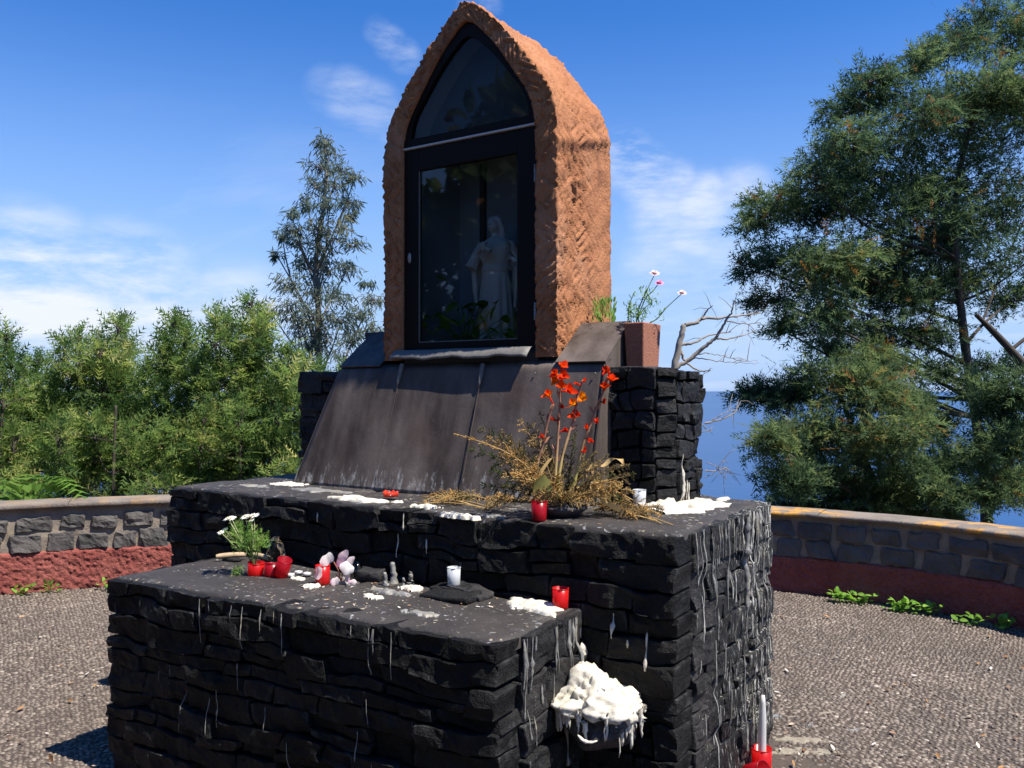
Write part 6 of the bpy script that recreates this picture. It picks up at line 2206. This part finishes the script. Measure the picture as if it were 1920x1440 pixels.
    # ---- planters beside the shrine
    def planter(label, x0, x1, y0, y1, z0, z1, mat):
        o = thing('planter', label, 'planter', ((x0 + x1) / 2, (y0 + y1) / 2, z0))
        cx, cy = (x0 + x1) / 2, (y0 + y1) / 2
        hx, hy = (x1 - x0) / 2, (y1 - y0) / 2
        k, t = 1.16, .016
        def ring(a, b, z):
            return [(cx - a, cy - b, z), (cx + a, cy - b, z), (cx + a, cy + b, z), (cx - a, cy + b, z)]
        R4 = ring(hx, hy, z0) + ring(hx * k, hy * k, z1) + ring(hx * k - t, hy * k - t, z1) + ring(hx * k - t, hy * k - t, z1 - .03)
        F = [[3, 2, 1, 0]]
        for lv in range(3):
            for i in range(4):
                j = (i + 1) % 4
                F.append([lv * 4 + i, lv * 4 + j, lv * 4 + 4 + j, lv * 4 + 4 + i])
        pm = link('pot_wall', mesh(np.array(R4), F, MATS[mat], False), o); bevel_mod(pm, .006)
        link('soil', mesh(np.array(ring(hx * k - t, hy * k - t, z1 - .028)), [[0, 1, 2, 3]], MATS['dark_planter'], False), o)
        return o
    planter('tapered granular terracotta planter right of the shrine', .918, 1.012, .885, 1.075, PLIN_Z - .005, 2.125, 'planter')
    planter('dark planter left of the shrine behind the metal hood', -.93, -.74, .985, 1.16, PLIN_Z - .005, 2.15, 'dark_planter')
    # succulent tuft by the shrine flank
    b1 = Vector((0.75, 1.06, 2.0))
    o = thing('succulent_tuft', 'light green succulent tuft growing against the shrine flank', 'plant', b1)
    lf = MB()
    tv, tf = blade(1, .22, 4, .2, .1)
    for k in range(190):
        a = at(1112 + rg.uniform(0, 42), 560 + rg.uniform(4, 44) , (b1 - CAM).dot(FWD) + rg.normal(0, .04))
        d = np.array(tuple(a - b1)) + rg.normal(0, .05, 3) + np.array([0, 0, .06])
        V, F = scatter(tv, tf, frames(d[None], rg), np.array(tuple(a))[None], np.array([rg.uniform(.02, .04)]))
        lf.add(V, F, float(rg.random()))
    for k in range(9):
        a = at(1112 + rg.uniform(3, 40), 575 + rg.uniform(0, 15), (b1 - CAM).dot(FWD))
        lf.tube([b1, b1.lerp(a, .6) + Vector((0, 0, -.01)), a], .003, 4, tint=.3)
    lf.build('foliage', MATS['succulent'], o)
    # flowering plant in the planter
    b2 = Vector((.975, .96, 2.10))
    Zf = (b2 - CAM).dot(FWD)
    o = thing('flowering_plant', 'leggy plant with pink-white pompom flowers in the terracotta planter', 'plant', b2)
    st = MB(); lf = MB()
    def zf(x, y, dz=0):
        return at(660 + x / 3, 360 + y / 3, Zf + dz)
    stems = [[(1600, 730), (1620, 640), (1660, 550), (1705, 460)], [(1610, 720), (1650, 600), (1690, 560), (1728, 510)], [(1660, 745), (1720, 710), (1770, 650), (1858, 570)], [(1560, 725), (1560, 640), (1590, 560)], [(1600, 730), (1640, 660), (1690, 620)]]
    for s in stems:
        P = spline([b2] + [zf(x, y, rg.normal(0, .01)) for x, y in s], 16)
        st.tube(P, np.linspace(.004, .002, 16), 5, tint=.15)
    for (x, y, n, sp_) in ((1565, 650, 40, 14), (1580, 690, 60, 22), (1630, 680, 50, 20), (1690, 625, 50, 20), (1650, 600, 40, 20), (1640, 560, 20, 18), (1610, 720, 60, 28), (1740, 690, 14, 20), (1585, 585, 8, 8)):
        for k in range(n):
            p = zf(x + rg.normal(0, sp_), y + rg.normal(0, sp_), rg.normal(0, .02))
            d = rg.normal(0, .7, 3) + np.array([0, 0, .8])
            V, F = scatter(tv, tf, frames(d[None], rg), np.array(tuple(p))[None], np.array([rg.uniform(.014, .028)]))
            lf.add(V, F, float(rg.random() * .9))
    st.build('stems', MATS['stem'], o); lf.build('foliage', MATS['succulent'], o)
    for k, (x, y, r, t) in enumerate(((1703, 458, .027, .8), (1728, 512, .025, .25), (1858, 568, .024, .85))):
        p = zf(x, y)
        fb = MB()
        petal_ring(fb, p, (.3, -.4, .8), 16, r, .010, k, 1.4, .1, (t, t - .3), .08, 4)
        petal_ring(fb, p, (.3, -.4, .8), 12, r * .75, .009, k + 9, .8, .1, (t, t - .1), .12, 4)
        petal_ring(fb, p, (.3, -.4, .8), 8, r * .5, .008, k + 19, .35, .1, (t, t), .15, 4)
        fb.build('flower_head', MATS['pink_petal'], o)
    # ---- plant added behind the glass, standing in for leaves reflected in it
    b3 = Vector((-.10, .90, NZB + .03))
    o = thing('leaf_reflection_plant', 'added green plant standing in for leaf reflections in the shrine glass', 'plant', b3)
    lf = MB(); st = MB()
    tv2, tf2 = blade(1, .62, 7, .25, .25, 1.4)
    for k in range(46):
        a = Vector((rg.uniform(-.38, .30), rg.uniform(.82, .96), NZB + .05 + abs(rg.normal(.10, .14))))
        if a.z > NZB + .48: a.z = NZB + .3
        d = np.array([rg.normal(0, 1), -abs(rg.normal(.5, .5)), rg.normal(.1, .5)])
        V, F = scatter(tv2, tf2, frames(d[None], rg, 1.0, .4), np.array(tuple(a))[None], np.array([rg.uniform(.06, .12)]))
        V[:, 1] = np.maximum(V[:, 1], NY0 + .07)
        lf.add(V, F, float(rg.random()))
        st.tube(spline([b3, b3.lerp(a, .5) + Vector((0, 0, .03)), a], 6), .003, 4, tint=.3)
    lf.build('foliage', MATS['reflected_leaves'], o); st.build('stems', MATS['stem'], o)
    # ---- fern over the left wall
    bf = cw(-4.95, 7.85, -.1)
    bf = at(62, 960, 8.05); bf.z = .2
    o = thing('fern', 'bright green fern arching over the left end of the wall', 'fern', bf)
    ft = feather(24, 1.0, .014, .30, 72, .008)
    for k, (px, py, dz) in enumerate(((-40, 930, -.1), (-5, 950, -.25), (155, 938, -.2), (100, 915, .1), (130, 920, .0), (75, 912, .2), (40, 905, .1), (170, 944, -.1), (-70, 915, .0))):
        tip = at(px, py, 8.0 + dz)
        top = bf.lerp(tip, .5); top.z = max(tip.z, bf.z) + .22 + rg.uniform(0, .08)
        if top.z > .95: top.z = .95
        P = spline([bf, top, tip], 40)
        T = np.gradient(P, axis=0); T /= np.linalg.norm(T, axis=1)[:, None]
        V = []
        for v in ft[0]:
            t = min(max(v[0], 0), 1); i = int(t * 39)
            sd = np.cross(T[i], [0, 0, 1.0]); sd /= np.linalg.norm(sd) + 1e-6
            up_ = np.cross(sd, T[i])
            V.append(P[i] + sd * v[1] * .62 + up_ * (v[2] * .3 - .25 * abs(v[1]) * .62))
        MB().add(np.array(V), ft[1], float(rg.random())).build('fern_frond', MATS['fern'], o)
    # ---- weeds at the foot of the walls
    tvw, tfw = blade(1, .55, 5, .2, .25, 1.5)
    W = [(1575, 1121, 30, 'low green weed leftmost at the foot of the right wall'), (1612, 1124, 30, 'upright green weed second at the foot of the right wall'), (1690, 1138, 46, 'largest leafy weed at the foot of the right wall'), (1742, 1144, 30, 'round leafy weed right of the largest one at the right wall'),
         (1818, 1164, 16, 'tiny sparse weed at the shaded part of the right wall'), (1880, 1172, 28, 'spreading weed at the far right foot of the wall'), (42, 1106, 18, 'small weed at the foot of the red render near the left edge'), (90, 1103, 14, 'pale tuft of weed at the foot of the red render'), (200, 1098, 14, 'weed half hidden by the left end of the lower step')]
    for k, (px, py, n, lab) in enumerate(W):
        p = on_z(px, py + 9, 0.0)
        o = thing('weed', lab, 'weed', p, 'weeds along the perimeter wall')
        lf = MB()
        for q in range(n):
            d = rg.normal(0, 1, 3); d[2] = abs(d[2]) * .6 + .15
            a = np.array(tuple(p)) + np.array([rg.normal(0, .05), rg.normal(0, .025), .01 + rg.random() * .075])
            V, F = scatter(tvw, tfw, frames(d[None], rg, 1, .5), a[None], np.array([rg.uniform(.035, .07)]))
            lf.add(V, F, float(rg.random()))
            if q % 3 == 0:
                lf.tube([p, a], .002, 4, tint=.2)
        lf.build('foliage', MATS['weed'], o)


build_plants()


def build_litter():
    rg = np.random.default_rng(90)
    b = MB()
    tv, tf = blade(1, .4, 4, .3, -.1)
    n = 150
    for k in range(n):
        px = rg.uniform(1440, 1980) if rg.random() < .75 else rg.uniform(-40, 200)
        py = rg.uniform(1120, 1450)
        p = on_z(px, py, .016)
        d = np.array([rg.normal(), rg.normal(), rg.normal(0, .15)])
        V, F = scatter(tv, tf, frames(d[None], rg, 1, .3), np.array(tuple(p))[None], np.array([rg.uniform(.015, .05)]))
        b.add(V, F, float(rg.random() ** .8))
    o = b.build('leaf_litter', MATS['litter'])
    o['kind'] = 'stuff'; o['label'] = 'scattered dry leaves and scraps on the pebble paving'; o['category'] = 'litter'
    b = MB()
    for k in range(260):
        if rg.random() < .6:
            p = on_z(rg.uniform(560, 1000), rg.uniform(1085, 1140), STEP_Z + .003)
            if not (SX0 < p.x < SX1 and SYR < p.y < -.04): continue
        else:
            p = on_z(rg.uniform(560, 1380), rg.uniform(915, 985), PLAT_Z + .004)
            if not (PX0 < p.x < PX1 and 0.02 < p.y < .52): continue
        d = np.array([rg.normal(), rg.normal(), rg.normal(0, .15)])
        V, F = scatter(tv, tf, frames(d[None], rg, 1, .3), np.array(tuple(p))[None], np.array([rg.uniform(.006, .022)]))
        b.add(V, F, float(rg.random() ** .6))
    o = b.build('debris', MATS['litter'])
    o['kind'] = 'stuff'; o['label'] = 'dry plant crumbs scattered over the altar tops'; o['category'] = 'debris'


build_litter()
